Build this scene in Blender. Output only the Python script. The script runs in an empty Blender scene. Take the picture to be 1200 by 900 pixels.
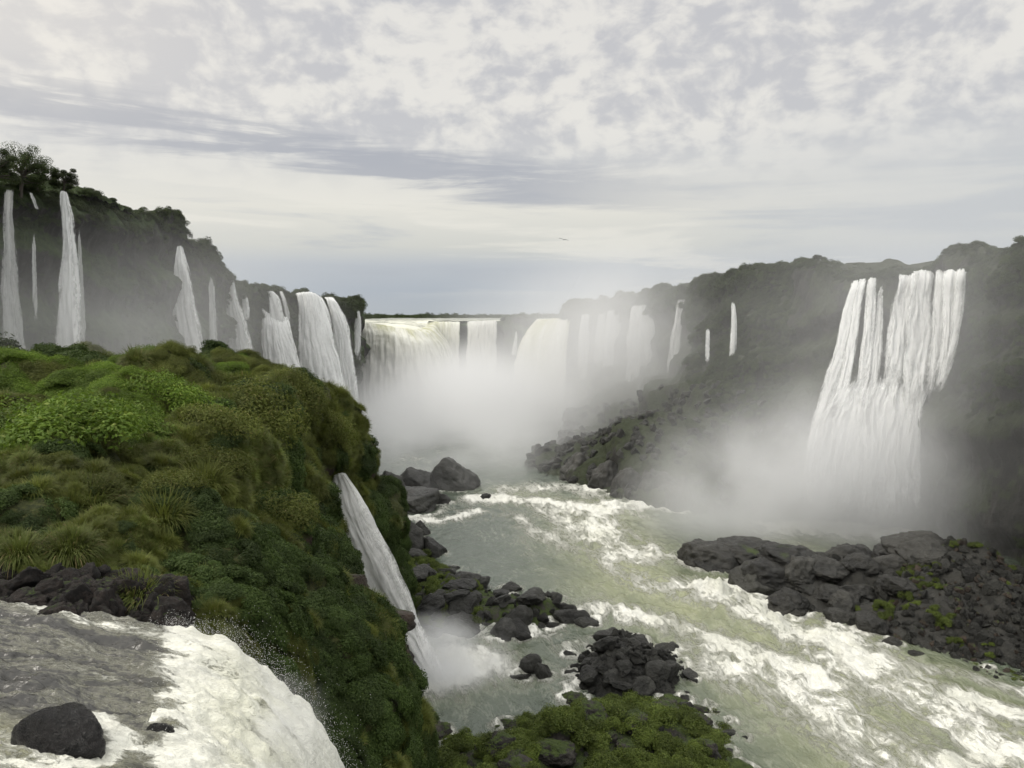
import bpy, math, random
import numpy as np
from mathutils import Vector, Matrix

random.seed(7)
RNG = np.random.default_rng(7)
scene = bpy.context.scene
COL = scene.collection

# ------------------------------------------------------------------ camera geometry
CAMZ = 45.0
F = 906.0
PITCH = math.atan(82.0 / F)
cp, sp = math.cos(PITCH), math.sin(PITCH)

def ray(u, v):
    cx = (u - 600.0) / F
    cy = (450.0 - v) / F
    return np.array([cx, cp + cy * sp, -sp + cy * cp])

def P(u, v, d):
    "world point seen at photo pixel (u, v), d metres in front"
    r = ray(u, v)
    return np.array([0, 0, CAMZ]) + r * (d / r[1])

def W(u, v, z=0.0):
    "point on the level z seen at photo pixel (u, v)"
    r = ray(u, v)
    t = (z - CAMZ) / r[2]
    return np.array([0, 0, CAMZ]) + r * t

# ------------------------------------------------------------------ numpy gradient noise
_perm = np.random.default_rng(3).permutation(256)
_perm = np.concatenate([_perm, _perm, _perm])
_g = np.random.default_rng(4).normal(size=(256, 3))
_g /= np.linalg.norm(_g, axis=1)[:, None]

def perlin(p):
    p = np.asarray(p, dtype=np.float64)
    sh = p.shape[:-1]
    p = p.reshape(-1, 3)
    i = np.floor(p).astype(np.int64)
    f = p - i
    i &= 255
    w = f * f * f * (f * (f * 6 - 15) + 10)
    out = np.zeros(len(p))
    for dx in (0, 1):
        wx = w[:, 0] if dx else 1 - w[:, 0]
        for dy in (0, 1):
            wy = w[:, 1] if dy else 1 - w[:, 1]
            for dz in (0, 1):
                wz = w[:, 2] if dz else 1 - w[:, 2]
                h = _perm[_perm[_perm[(i[:, 0] + dx) & 255] + ((i[:, 1] + dy) & 255)] + ((i[:, 2] + dz) & 255)]
                g = _g[h]
                out += wx * wy * wz * (g[:, 0] * (f[:, 0] - dx) + g[:, 1] * (f[:, 1] - dy) + g[:, 2] * (f[:, 2] - dz))
    return out.reshape(sh) * 1.5

def fbm(p, octv=4, lac=2.03, gain=0.5):
    p = np.asarray(p, dtype=np.float64)
    a, s, o = 1.0, 0.0, 0.0
    for k in range(octv):
        s = s + a * perlin(p + k * 17.3)
        p = p * lac
        a *= gain
    return s

def ridged(p, octv=4, lac=2.1, gain=0.5):
    p = np.asarray(p, dtype=np.float64)
    a, s = 1.0, 0.0
    for k in range(octv):
        s = s + a * (1 - 2 * np.abs(perlin(p + k * 9.7)))
        p = p * lac
        a *= gain
    return s / 1.9

def smooth(a, b, x):
    t = np.clip((x - a) / (b - a), 0, 1)
    return t * t * (3 - 2 * t)

# ------------------------------------------------------------------ mesh helpers
def new_mesh(name, verts, faces, mat=None, smooth_=True, uv=None, attrs=None):
    """verts (n,3); faces (m,3) or (m,4) int array"""
    verts = np.asarray(verts, dtype=np.float32).reshape(-1, 3)
    faces = np.asarray(faces, dtype=np.int32)
    me = bpy.data.meshes.new(name)
    k = faces.shape[1]
    me.vertices.add(len(verts)); me.vertices.foreach_set('co', verts.ravel())
    me.loops.add(faces.size); me.loops.foreach_set('vertex_index', faces.ravel())
    me.polygons.add(len(faces))
    me.polygons.foreach_set('loop_start', np.arange(0, faces.size, k, dtype=np.int32))
    me.polygons.foreach_set('loop_total', np.full(len(faces), k, dtype=np.int32))
    me.update(calc_edges=True)
    me.validate()
    if smooth_:
        me.polygons.foreach_set('use_smooth', np.ones(len(me.polygons), dtype=bool))
    if uv is not None:
        l = me.uv_layers.new(name='UVMap')
        idx = np.zeros(len(me.loops), dtype=np.int32); me.loops.foreach_get('vertex_index', idx)
        l.data.foreach_set('uv', np.asarray(uv, dtype=np.float32)[idx].ravel())
    if attrs:
        for n, a in attrs.items():
            at = me.attributes.new(n, 'FLOAT', 'POINT')
            at.data.foreach_set('value', np.asarray(a, dtype=np.float32).ravel())
    if mat:
        me.materials.append(mat)
    return me

def link(name, me, parent=None, label=None, cat=None, group=None, kind=None, loc=None):
    o = bpy.data.objects.new(name, me)
    COL.objects.link(o)
    if parent: o.parent = parent
    if label: o['label'] = label
    if cat: o['category'] = cat
    if group: o['group'] = group
    if kind: o['kind'] = kind
    if loc is not None: o.location = loc
    return o

def grid_faces(n, m, flip=False):
    i = np.arange(n - 1)[:, None] * m + np.arange(m - 1)[None, :]
    q = np.stack([i, i + 1, i + m + 1, i + m], -1).reshape(-1, 4)
    return q[:, ::-1] if flip else q

def catmull(pts, per, axis=0):
    pts = np.moveaxis(np.asarray(pts, dtype=np.float64), axis, 0)
    n = len(pts)
    if n == 2:
        t = np.linspace(0, 1, per + 1)
        out = pts[0][None] * (1 - t).reshape(-1, *([1] * (pts.ndim - 1))) + pts[1][None] * t.reshape(-1, *([1] * (pts.ndim - 1)))
        return np.moveaxis(out, 0, axis)
    ext = np.concatenate([[2 * pts[0] - pts[1]], pts, [2 * pts[-1] - pts[-2]]])
    out = []
    for k in range(n - 1):
        p0, p1, p2, p3 = ext[k:k + 4]
        c = per if k < n - 2 else per + 1
        for j in range(c):
            t = j / per
            out.append(0.5 * ((2 * p1) + (-p0 + p2) * t + (2 * p0 - 5 * p1 + 4 * p2 - p3) * t * t + (-p0 + 3 * p1 - 3 * p2 + p3) * t ** 3))
    return np.moveaxis(np.array(out), 0, axis)

def net(ctrl, a, b):
    return catmull(catmull(np.asarray(ctrl), a, 0), b, 1)

def normals(g):
    du = np.gradient(g, axis=0); dv = np.gradient(g, axis=1)
    n = np.cross(du, dv)
    return n / (np.linalg.norm(n, axis=-1, keepdims=True) + 1e-9)

# ------------------------------------------------------------------ node helpers
class NT:
    def __init__(s, tree): s.t = tree; s.n = tree.nodes; s.l = tree.links
    def node(s, typ, **kw):
        n = s.n.new(typ)
        for k, v in kw.items(): setattr(n, k, v)
        return n
    def put(s, sock, v):
        if isinstance(v, bpy.types.NodeSocket): s.l.new(v, sock)
        elif v is not None: sock.default_value = v
    def math(s, op, a, b=None, c=None, clamp=False):
        n = s.node('ShaderNodeMath', operation=op, use_clamp=clamp)
        s.put(n.inputs[0], a)
        if b is not None: s.put(n.inputs[1], b)
        if c is not None: s.put(n.inputs[2], c)
        return n.outputs[0]
    def mapr(s, v, a, b, c=0.0, d=1.0, interp='SMOOTHSTEP'):
        n = s.node('ShaderNodeMapRange', interpolation_type=interp)
        s.put(n.inputs[0], v); n.inputs[1].default_value = a; n.inputs[2].default_value = b
        s.put(n.inputs[3], c); s.put(n.inputs[4], d)
        return n.outputs[0]
    def noise(s, vec, scale, detail=4, rough=0.55, dist=0.0, out=0, typ=None):
        n = s.node('ShaderNodeTexNoise')
        if typ: n.noise_type = typ
        s.put(n.inputs['Vector'], vec); n.inputs['Scale'].default_value = scale
        n.inputs['Detail'].default_value = detail; n.inputs['Roughness'].default_value = rough
        n.inputs['Distortion'].default_value = dist
        return n.outputs[out]
    def voro(s, vec, scale, feature='F1', rnd=1.0):
        n = s.node('ShaderNodeTexVoronoi', feature=feature)
        s.put(n.inputs['Vector'], vec); n.inputs['Scale'].default_value = scale
        n.inputs['Randomness'].default_value = rnd
        return n.outputs['Distance']
    def mapping(s, vec, loc=(0, 0, 0), rot=(0, 0, 0), scale=(1, 1, 1)):
        n = s.node('ShaderNodeMapping')
        s.put(n.inputs[0], vec); n.inputs[1].default_value = loc; n.inputs[2].default_value = rot; n.inputs[3].default_value = scale
        return n.outputs[0]
    def mix(s, f, a, b, blend='MIX'):
        n = s.node('ShaderNodeMix', data_type='RGBA', blend_type=blend)
        s.put(n.inputs[0], f); s.put(n.inputs[6], a); s.put(n.inputs[7], b)
        return n.outputs[2]
    def ramp(s, v, stops, interp='LINEAR'):
        n = s.node('ShaderNodeValToRGB'); r = n.color_ramp; r.interpolation = interp
        while len(r.elements) < len(stops): r.elements.new(0.5)
        for e, (p, c) in zip(r.elements, stops):
            e.position = p; e.color = c if len(c) == 4 else (*c, 1)
        s.put(n.inputs[0], v)
        return n.outputs[0]
    def bump(s, h, strength=0.5, dist=1.0, normal=None):
        n = s.node('ShaderNodeBump'); n.inputs['Strength'].default_value = strength
        n.inputs['Distance'].default_value = dist; s.put(n.inputs['Height'], h)
        if normal is not None: s.put(n.inputs['Normal'], normal)
        return n.outputs[0]
    def attr(s, name, out='Fac'):
        n = s.node('ShaderNodeAttribute'); n.attribute_name = name
        return n.outputs[out]

def material(name):
    m = bpy.data.materials.new(name); m.use_nodes = True
    m.node_tree.nodes.clear()
    t = NT(m.node_tree)
    out = t.node('ShaderNodeOutputMaterial')
    return m, t, out

def rgb(*c): return (c[0], c[1], c[2], 1.0)

def principled(t, out, color, rough=0.7, normal=None, spec=0.5, alpha=None):
    b = t.node('ShaderNodeBsdfPrincipled')
    t.put(b.inputs['Base Color'], color); t.put(b.inputs['Roughness'], rough)
    t.put(b.inputs['Specular IOR Level'], spec)
    if normal is not None: t.put(b.inputs['Normal'], normal)
    if alpha is not None: t.put(b.inputs['Alpha'], alpha)
    t.l.new(b.outputs[0], out.inputs['Surface'])
    return b

# ------------------------------------------------------------------ materials
def mat_cliff(name, rock_a, rock_b, green_a, green_b, greenness=0.5, scale=1.0):
    m, t, out = material(name)
    co = t.node('ShaderNodeTexCoord').outputs['Object']
    geo = t.node('ShaderNodeNewGeometry')
    sep = t.node('ShaderNodeSeparateXYZ'); t.l.new(geo.outputs['Normal'], sep.inputs[0])
    vert = t.mapping(co, scale=(0.35 * scale, 0.35 * scale, 0.06 * scale))
    n1 = t.noise(vert, 1.0, 6, 0.65)
    n2 = t.noise(co, 0.12 * scale, 5, 0.6)
    n3 = t.noise(co, 1.1 * scale, 5, 0.7)
    rock = t.mix(t.mapr(n1, 0.35, 0.65), rgb(*rock_a), rgb(*rock_b))
    rock = t.mix(t.mapr(n3, 0.45, 0.7, 0, 0.5), rock, rgb(*[c * 0.5 for c in rock_a]))
    green = t.mix(t.mapr(n3, 0.35, 0.65), rgb(*green_a), rgb(*green_b))
    f = t.math('ADD', n2, t.math('MULTIPLY', sep.outputs[2], 0.25))
    f = t.math('ADD', f, t.math('MULTIPLY', t.math('SUBTRACT', n3, 0.5), 0.35))
    f = t.mapr(f, 0.72 - 0.4 * greenness, 0.82 - 0.4 * greenness)
    c = t.mix(f, rock, green)
    h = t.math('ADD', t.math('MULTIPLY', n1, 1.0), t.math('MULTIPLY', n3, 0.8))
    principled(t, out, c, 0.85, t.bump(h, 0.8, 0.8 / scale), spec=0.25)
    return m

M_cliff_left = mat_cliff('cliff rock left', (0.040, 0.038, 0.034), (0.016, 0.016, 0.015), (0.040, 0.060, 0.018), (0.020, 0.032, 0.011), 0.66)
M_cliff_right = mat_cliff('cliff rock right', (0.038, 0.036, 0.032), (0.020, 0.020, 0.018), (0.038, 0.045, 0.024), (0.024, 0.030, 0.015), 0.55)
M_bluff = mat_cliff('bluff soil', (0.045, 0.030, 0.020), (0.018, 0.014, 0.010), (0.055, 0.060, 0.018), (0.020, 0.026, 0.008), 0.75, 4.0)

def mat_rock(name, a, b, moss=0.0, wet=0.45, scale=1.0, ga=(0.06, 0.085, 0.02), gb=(0.03, 0.045, 0.012)):
    m, t, out = material(name)
    co = t.node('ShaderNodeTexCoord').outputs['Object']
    oi = t.node('ShaderNodeObjectInfo')
    add = t.node('ShaderNodeVectorMath', operation='ADD'); t.l.new(co, add.inputs[0]); t.l.new(oi.outputs['Location'], add.inputs[1])
    co = add.outputs[0]
    n1 = t.noise(co, 0.6 * scale, 6, 0.65)
    n2 = t.noise(co, 3.0 * scale, 6, 0.7)
    n3 = t.noise(co, 14.0 * scale, 3, 0.7)
    c = t.mix(t.mapr(n1, 0.35, 0.65), rgb(*a), rgb(*b))
    c = t.mix(t.mapr(n2, 0.5, 0.75, 0, 0.6), c, rgb(*[x * 1.7 for x in a]))
    br = t.mapr(oi.outputs['Random'], 0, 1, 0.65, 1.35, 'LINEAR')
    mul = t.node('ShaderNodeVectorMath', operation='SCALE'); t.l.new(c, mul.inputs[0]); t.l.new(br, mul.inputs['Scale'])
    c = mul.outputs[0]
    rough = t.mapr(n2, 0.3, 0.7, wet, wet + 0.3)
    if moss > 0:
        geo = t.node('ShaderNodeNewGeometry')
        sep = t.node('ShaderNodeSeparateXYZ'); t.l.new(geo.outputs['Normal'], sep.inputs[0])
        f = t.math('ADD', t.math('MULTIPLY', sep.outputs[2], 0.5), n1)
        f = t.mapr(f, 1.15 - moss * 0.7, 1.3 - moss * 0.7)
        g = t.mix(t.mapr(n2, 0.35, 0.65), rgb(*ga), rgb(*gb))
        c = t.mix(f, c, g)
        rough = t.mapr(f, 0, 1, rough, 0.95, 'LINEAR')
    h = t.math('ADD', n2, t.math('MULTIPLY', n3, 0.35))
    principled(t, out, c, rough, t.bump(h, 0.9, 0.5 / scale), spec=0.35)
    return m

M_rock = mat_rock('wet basalt', (0.034, 0.034, 0.029), (0.011, 0.011, 0.009), 0.0, 0.28)
M_rock_brown = mat_rock('brown basalt', (0.050, 0.036, 0.026), (0.022, 0.017, 0.013), 0.35)
M_rock_moss = mat_rock('mossy basalt', (0.045, 0.040, 0.034), (0.022, 0.020, 0.018), 0.45)
M_rock_haze = mat_rock('grey basalt', (0.036, 0.035, 0.030), (0.015, 0.015, 0.013), 0.12, 0.32)
M_rock_near = mat_rock('near wet basalt', (0.022, 0.020, 0.019), (0.009, 0.009, 0.009), 0.0, 0.10, 4.0)
M_rock_bank = mat_rock('near bank basalt', (0.024, 0.017, 0.013), (0.008, 0.007, 0.006), 0.25, 0.6, 3.0)

def mat_leaf(name, a, b, c3, trans=0.35):
    m, t, out = material(name)
    geo = t.node('ShaderNodeNewGeometry')
    oi = t.node('ShaderNodeObjectInfo')
    r = geo.outputs['Random Per Island']
    col = t.mix(t.mapr(r, 0, 1, interp='LINEAR'), rgb(*a), rgb(*b))
    col = t.mix(t.mapr(r, 0.85, 1.0, 0, 0.8), col, rgb(*c3))
    br = t.mapr(oi.outputs['Random'], 0, 1, 0.75, 1.3, 'LINEAR')
    n = t.noise(geo.outputs['Position'], 0.35, 3)
    br = t.math('MULTIPLY', br, t.mapr(n, 0.3, 0.7, 0.7, 1.25))
    mul = t.node('ShaderNodeVectorMath', operation='SCALE'); t.l.new(col, mul.inputs[0]); t.l.new(br, mul.inputs['Scale'])
    b1 = t.node('ShaderNodeBsdfPrincipled'); t.l.new(mul.outputs[0], b1.inputs['Base Color'])
    b1.inputs['Roughness'].default_value = 0.6; b1.inputs['Specular IOR Level'].default_value = 0.25
    tr = t.node('ShaderNodeBsdfTranslucent'); t.l.new(mul.outputs[0], tr.inputs[0])
    mx = t.node('ShaderNodeMixShader'); mx.inputs[0].default_value = trans
    t.l.new(b1.outputs[0], mx.inputs[1]); t.l.new(tr.outputs[0], mx.inputs[2])
    t.l.new(mx.outputs[0], out.inputs['Surface'])
    return m

M_leaf_bright = mat_leaf('bright bush leaf', (0.125, 0.190, 0.022), (0.070, 0.125, 0.014), (0.20, 0.24, 0.05))
M_leaf_dark = mat_leaf('dark herb leaf', (0.058, 0.088, 0.020), (0.032, 0.056, 0.012), (0.09, 0.12, 0.035))
M_leaf_olive = mat_leaf('olive grass blade', (0.135, 0.152, 0.034), (0.072, 0.094, 0.018), (0.19, 0.17, 0.06))
M_leaf_straw = mat_leaf('straw grass blade', (0.125, 0.155, 0.034), (0.078, 0.098, 0.020), (0.28, 0.21, 0.10))
M_leaf_far = mat_leaf('far shrub leaf', (0.052, 0.072, 0.022), (0.028, 0.044, 0.013), (0.09, 0.09, 0.035))
M_leaf_moss = mat_leaf('moss frond', (0.120, 0.155, 0.030), (0.060, 0.088, 0.018), (0.17, 0.19, 0.05))
M_bark, _t, _o = material('bark')
principled(_t, _o, rgb(0.06, 0.05, 0.04), 0.9)

def mat_water(name, flow_rot, sc, deep, murky, foamc, detail_scale, bump_d=0.3, stretch=0.4, thr=(0.86, 1.2), along_x=False):
    """attributes: foam (0..1 density of the foam), murk (0..1 aerated olive water)"""
    m, t, out = material(name)
    co = t.node('ShaderNodeTexCoord').outputs['Object']
    mp = t.mapping(t.mapping(co, rot=(0, 0, flow_rot)), scale=(sc * stretch, sc, sc) if along_x else (sc, sc * stretch, sc))
    foam = t.attr('foam'); murk = t.attr('murk')
    warp = t.node('ShaderNodeVectorMath', operation='MULTIPLY_ADD')
    t.l.new(t.noise(mp, 0.5, 3, 0.5, out=1), warp.inputs[0]); warp.inputs[1].default_value = (1.6, 1.6, 1.6); t.l.new(mp, warp.inputs[2])
    w = warp.outputs[0]
    n1 = t.noise(w, 0.45, 8, 0.68, 0.4)
    # veined foam: ridges of a noise
    n2 = t.noise(w, 1.1 * detail_scale, 6, 0.62, 0.6)
    rid = t.math('SUBTRACT', 1.0, t.math('MULTIPLY', t.math('ABSOLUTE', t.math('SUBTRACT', n2, 0.5)), 7.0), clamp=True)
    n3 = t.noise(w, 4.2 * detail_scale, 5, 0.7, 0.3)
    rid2 = t.math('SUBTRACT', 1.0, t.math('MULTIPLY', t.math('ABSOLUTE', t.math('SUBTRACT', n3, 0.5)), 8.0), clamp=True)
    k = t.math('ADD', t.math('MULTIPLY', n1, 0.95), t.math('MULTIPLY', rid, 0.22))
    k = t.math('ADD', k, t.math('MULTIPLY', rid2, 0.13))
    k = t.math('ADD', k, t.math('MULTIPLY', foam, 0.75))
    fm = t.mapr(k, *thr)
    veil = t.mapr(k, 0.72, 1.1, 0, 0.55)
    wc = t.mix(t.math('MULTIPLY', murk, t.mapr(n1, 0.3, 0.65, 0.5, 1.0), clamp=True), rgb(*deep), rgb(*murky))
    wc = t.mix(veil, wc, rgb(*[0.5 * (x + y) for x, y in zip(murky, foamc)]))
    fc = t.mix(t.mapr(n3, 0.35, 0.6, 0.35, 0), rgb(*foamc), rgb(*[x * 0.82 for x in foamc]))
    fc = t.mix(t.math('MULTIPLY', murk, t.mapr(n1, 0.6, 0.4, 0.0, 0.55), clamp=True), fc, rgb(*[0.5 * x + 0.5 * y for x, y in zip(murky, foamc)]))
    c = t.mix(fm, wc, fc)
    rough = t.mapr(fm, 0, 1, 0.16, 0.8, 'LINEAR')
    rip = t.noise(mp, 3.0 * detail_scale, 5, 0.6)
    h = t.math('ADD', t.math('MULTIPLY', rip, 0.5), t.math('MULTIPLY', fm, t.math('ADD', t.math('MULTIPLY', n3, 0.9), 0.35)))
    principled(t, out, c, rough, t.bump(h, 0.9, bump_d), spec=0.5)
    return m

M_river = mat_water('river water', math.radians(-15), 0.35, (0.062, 0.080, 0.058), (0.25, 0.265, 0.145), (0.80, 0.80, 0.73), 1.0, 0.9)
M_rapids = mat_water('rapids water', math.radians(8), 1.6, (0.035, 0.034, 0.030), (0.42, 0.42, 0.20), (0.74, 0.74, 0.66), 1.2, 0.13, 0.20, thr=(0.86, 1.10), along_x=True)

def mat_fall(name, tint=(0.90, 0.91, 0.90), thick=(0.62, 0.64, 0.46), cover=0.6, sx=1.0, lip_green=0.0, opac=1.0):
    m, t, out = material(name)
    uv = t.node('ShaderNodeUVMap').outputs[0]
    edge = t.attr('edge'); down = t.attr('down')
    wob = t.node('ShaderNodeVectorMath', operation='MULTIPLY_ADD'); t.l.new(t.noise(t.mapping(uv, scale=(0.5 * sx, 0.12 * sx, 1)), 1.0, 3, out=1), wob.inputs[0])
    wob.inputs[1].default_value = (0.9 / sx, 0, 0); t.l.new(uv, wob.inputs[2]); uw = wob.outputs[0]
    a = t.mapping(uw, scale=(1.3 * sx, 0.10 * sx, 1))
    b = t.mapping(uw, scale=(5.0 * sx, 0.45 * sx, 1))
    c = t.mapping(uw, scale=(0.30 * sx, 0.06 * sx, 1))
    n1 = t.noise(a, 1.0, 8, 0.68, 0.25)
    n2 = t.noise(b, 1.0, 8, 0.75, 0.2)
    n3 = t.noise(c, 1.0, 4, 0.6, 0.5)
    n4 = t.noise(uv, 1.6 * sx, 8, 0.75)
    s = t.math('ADD', t.math('MULTIPLY', n1, 0.40), t.math('MULTIPLY', n2, 0.22))
    s = t.math('ADD', s, t.math('MULTIPLY', n3, 0.23))
    s = t.math('ADD', s, t.math('MULTIPLY', n4, 0.15))
    sk = t.math('MULTIPLY_ADD', s, 2.0, -0.5)
    k = t.math('ADD', sk, t.math('MULTIPLY', t.math('SUBTRACT', edge, 0.6), 0.70))
    k = t.math('ADD', k, cover - 0.5)
    alpha = t.mapr(k, 0.38, 0.62, 0.0, opac)
    # torn sheets let the dark rock through in streaks; airy foam is whiter than the glassy strands between
    col = t.mix(t.mapr(s, 0.42, 0.54), rgb(*[x * 0.74 for x in tint]), rgb(*tint))
    if lip_green > 0:
        g = t.math('MULTIPLY', t.mapr(down, 0.8, 0.0), t.mapr(t.math('ADD', t.math('MULTIPLY', n3, .6), t.math('MULTIPLY', n1, .4)), 0.58, 0.40, 0.1, 1.0))
        g = t.math('MULTIPLY', g, lip_green, clamp=True)
        col = t.mix(g, col, rgb(*thick))
    h = t.math('ADD', t.math('MULTIPLY', n1, 0.6), t.math('MULTIPLY', n2, 0.6))
    h = t.math('ADD', h, t.math('MULTIPLY', n4, 0.6))
    nb = t.bump(h, 0.5, 0.6 / sx)
    b1 = t.node('ShaderNodeBsdfPrincipled'); t.l.new(col, b1.inputs['Base Color'])
    b1.inputs['Roughness'].default_value = 0.8; b1.inputs['Specular IOR Level'].default_value = 0.2
    t.l.new(nb, b1.inputs['Normal'])
    tr = t.node('ShaderNodeBsdfTranslucent'); t.l.new(col, tr.inputs[0])
    mx = t.node('ShaderNodeMixShader'); mx.inputs[0].default_value = 0.3
    t.l.new(b1.outputs[0], mx.inputs[1]); t.l.new(tr.outputs[0], mx.inputs[2])
    tp = t.node('ShaderNodeBsdfTransparent')
    m2 = t.node('ShaderNodeMixShader'); t.l.new(alpha, m2.inputs[0])
    t.l.new(tp.outputs[0], m2.inputs[1]); t.l.new(mx.outputs[0], m2.inputs[2])
    t.l.new(m2.outputs[0], out.inputs['Surface'])
    return m

M_fall = mat_fall('falling water', cover=0.76, sx=0.8)
M_fall_thin = mat_fall('thin falling water', cover=0.60, sx=1.0, opac=0.55)
M_fall_big = mat_fall('massive falling water', tint=(0.88, 0.88, 0.82), thick=(0.52, 0.52, 0.24), cover=0.90, sx=0.35, lip_green=0.75)
M_fall_right = mat_fall('tall curtain water', cover=0.64, sx=0.5)
M_fall_near = mat_fall('near falling water', tint=(0.94, 0.94, 0.92), cover=0.95, sx=0.9)

# ------------------------------------------------------------------ world: sky and clouds
SUN_EL, SUN_AZ = math.radians(42), math.radians(-95)   # azimuth from +Y towards +X
world = bpy.data.worlds.new('World'); scene.world = world; world.use_nodes = True
world.node_tree.nodes.clear()
t = NT(world.node_tree)
wout = t.node('ShaderNodeOutputWorld')
sky = t.node('ShaderNodeTexSky'); sky.sky_type = 'NISHITA'; sky.sun_disc = False
sky.sun_elevation = SUN_EL; sky.sun_rotation = SUN_AZ; sky.altitude = 100
bg1 = t.node('ShaderNodeBackground'); t.l.new(sky.outputs[0], bg1.inputs[0]); bg1.inputs[1].default_value = 0.10
g = t.node('ShaderNodeTexCoord').outputs['Generated']
sep = t.node('ShaderNodeSeparateXYZ'); t.l.new(g, sep.inputs[0])
X, Y, Z = sep.outputs
base = t.ramp(Z, [(0.0, (0.46, 0.50, 0.54)), (0.03, (0.44, 0.485, 0.545)), (0.062, (0.51, 0.54, 0.58)), (0.085, (0.66, 0.66, 0.62)),
                  (0.13, (0.80, 0.78, 0.71)), (0.19, (0.70, 0.70, 0.68)), (0.26, (0.66, 0.65, 0.66)), (0.36, (0.62, 0.61, 0.64)), (0.6, (0.70, 0.70, 0.72)), (1.0, (0.80, 0.80, 0.80))])
# dappled high layer
pa = t.mapping(g, rot=(0, 0, 0.0), scale=(1.0, 1.0, 1.5))
wv = t.node('ShaderNodeVectorMath', operation='MULTIPLY_ADD'); t.l.new(t.noise(pa, 6.0, 3, out=1), wv.inputs[0]); wv.inputs[1].default_value = (0.06, 0.06, 0.06); t.l.new(pa, wv.inputs[2])
na = t.noise(wv.outputs[0], 15.0, 6, 0.55)
nb_ = t.noise(pa, 3.2, 4, 0.5)
nf = t.noise(wv.outputs[0], 30.0, 4, 0.5)
na = t.math('ADD', t.math('MULTIPLY', na, 0.65), t.math('MULTIPLY', nf, 0.35))
da = t.math('ADD', t.math('MULTIPLY', na, 0.76), t.math('MULTIPLY', nb_, 0.24))
da = t.mapr(da, 0.41, 0.59)
up = t.mapr(Z, 0.13, 0.24)
c1 = t.mix(da, rgb(0.585, 0.585, 0.60), rgb(0.87, 0.845, 0.785))
col = t.mix(t.math('MULTIPLY', up, 0.85), base, c1)
# flat streaks low down
pb = t.mapping(g, rot=(0, 0.02, 0), scale=(2.2, 2.2, 22.0))
nl = t.noise(pb, 1.3, 6, 0.55, 0.3)
low = t.math('MULTIPLY', t.mapr(Z, 0.015, 0.05), t.mapr(Z, 0.22, 0.12))
col = t.mix(t.math('MULTIPLY', t.math('MULTIPLY', t.mapr(nl, 0.50, 0.66), low), 0.55), col, rgb(0.46, 0.49, 0.54))
col = t.mix(t.math('MULTIPLY', t.math('MULTIPLY', t.mapr(nl, 0.46, 0.36), low), 0.5), col, rgb(0.88, 0.85, 0.77))
# lilac bank of cloud running down from upper left to the middle
s = t.math('SUBTRACT', Z, t.math('SUBTRACT', 0.172, t.math('MULTIPLY', X, 0.11)))
nw = t.noise(t.mapping(g, rot=(0, -0.10, 0), scale=(1.8, 1.8, 20.0)), 2.0, 6, 0.60, 0.3)
s = t.math('ADD', s, t.math('MULTIPLY', t.math('SUBTRACT', nw, 0.5), 0.12))
bank = t.math('MULTIPLY', t.mapr(t.math('ABSOLUTE', s), 0.042, 0.010), t.mapr(nw, 0.38, 0.54))
bank = t.math('MULTIPLY', bank, t.mapr(X, 0.30, -0.05, 0.1, 1.0))
col = t.mix(t.math('MULTIPLY', bank, 0.85), col, rgb(0.43, 0.445, 0.49))
# warm and bright towards the left, greyer to the right
col = t.mix(t.math('MULTIPLY', t.mapr(X, -0.15, -0.6), t.mapr(Z, 0.15, 0.32, 0.1, 0.45)), col, rgb(1.0, 0.93, 0.82))
col = t.mix(t.math('MULTIPLY', t.mapr(X, 0.1, 0.5), t.mapr(Z, 0.30, 0.05, 0.0, 0.6)), col, rgb(0.56, 0.58, 0.61))
bg2 = t.node('ShaderNodeBackground'); t.l.new(col, bg2.inputs[0]); t.l.new(t.math('MULTIPLY', t.mapr(Z, 0.38, 0.85, 1.0, 2.4), t.mapr(Y, 0.1, -0.4, 1.0, 1.35)), bg2.inputs[1])  # strength added overhead and behind the camera, out of view, to light the gorge
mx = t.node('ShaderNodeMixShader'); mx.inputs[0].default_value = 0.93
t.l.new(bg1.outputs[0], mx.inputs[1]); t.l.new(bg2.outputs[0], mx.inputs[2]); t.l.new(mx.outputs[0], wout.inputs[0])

sun = bpy.data.lights.new('sun', 'SUN'); sun.energy = 1.5; sun.angle = math.radians(14); sun.color = (1.0, 0.95, 0.86)
so = bpy.data.objects.new('sun', sun); COL.objects.link(so)
sd = Vector((math.sin(SUN_AZ) * math.cos(SUN_EL), math.cos(SUN_AZ) * math.cos(SUN_EL), math.sin(SUN_EL)))
so.rotation_euler = (-sd).to_track_quat('-Z', 'Y').to_euler()

# ------------------------------------------------------------------ foliage kinds
def leaf_mesh(name, pos, nrm, size, mat, aspect=2.2, core=None):
    "diamond leaves folded on the mid rib at pos, facing nrm"
    n = len(pos)
    nrm = nrm / (np.linalg.norm(nrm, axis=1, keepdims=True) + 1e-9)
    r = RNG.normal(size=(n, 3)); a = np.cross(nrm, r); a /= np.linalg.norm(a, axis=1, keepdims=True) + 1e-9
    b = np.cross(nrm, a)
    s = (size * RNG.uniform(0.6, 1.35, n))[:, None]
    v0 = pos - a * s * 0.5
    v1 = pos + b * s * 0.5 / aspect + nrm * s * 0.08
    v2 = pos + a * s * 0.5 - nrm * s * 0.12
    v3 = pos - b * s * 0.5 / aspect + nrm * s * 0.08
    V = np.stack([v0, v1, v2, v3], 1).reshape(-1, 3)
    Fc = np.arange(n * 4).reshape(n, 4)
    return new_mesh(name, V, Fc, mat, smooth_=False)

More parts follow.
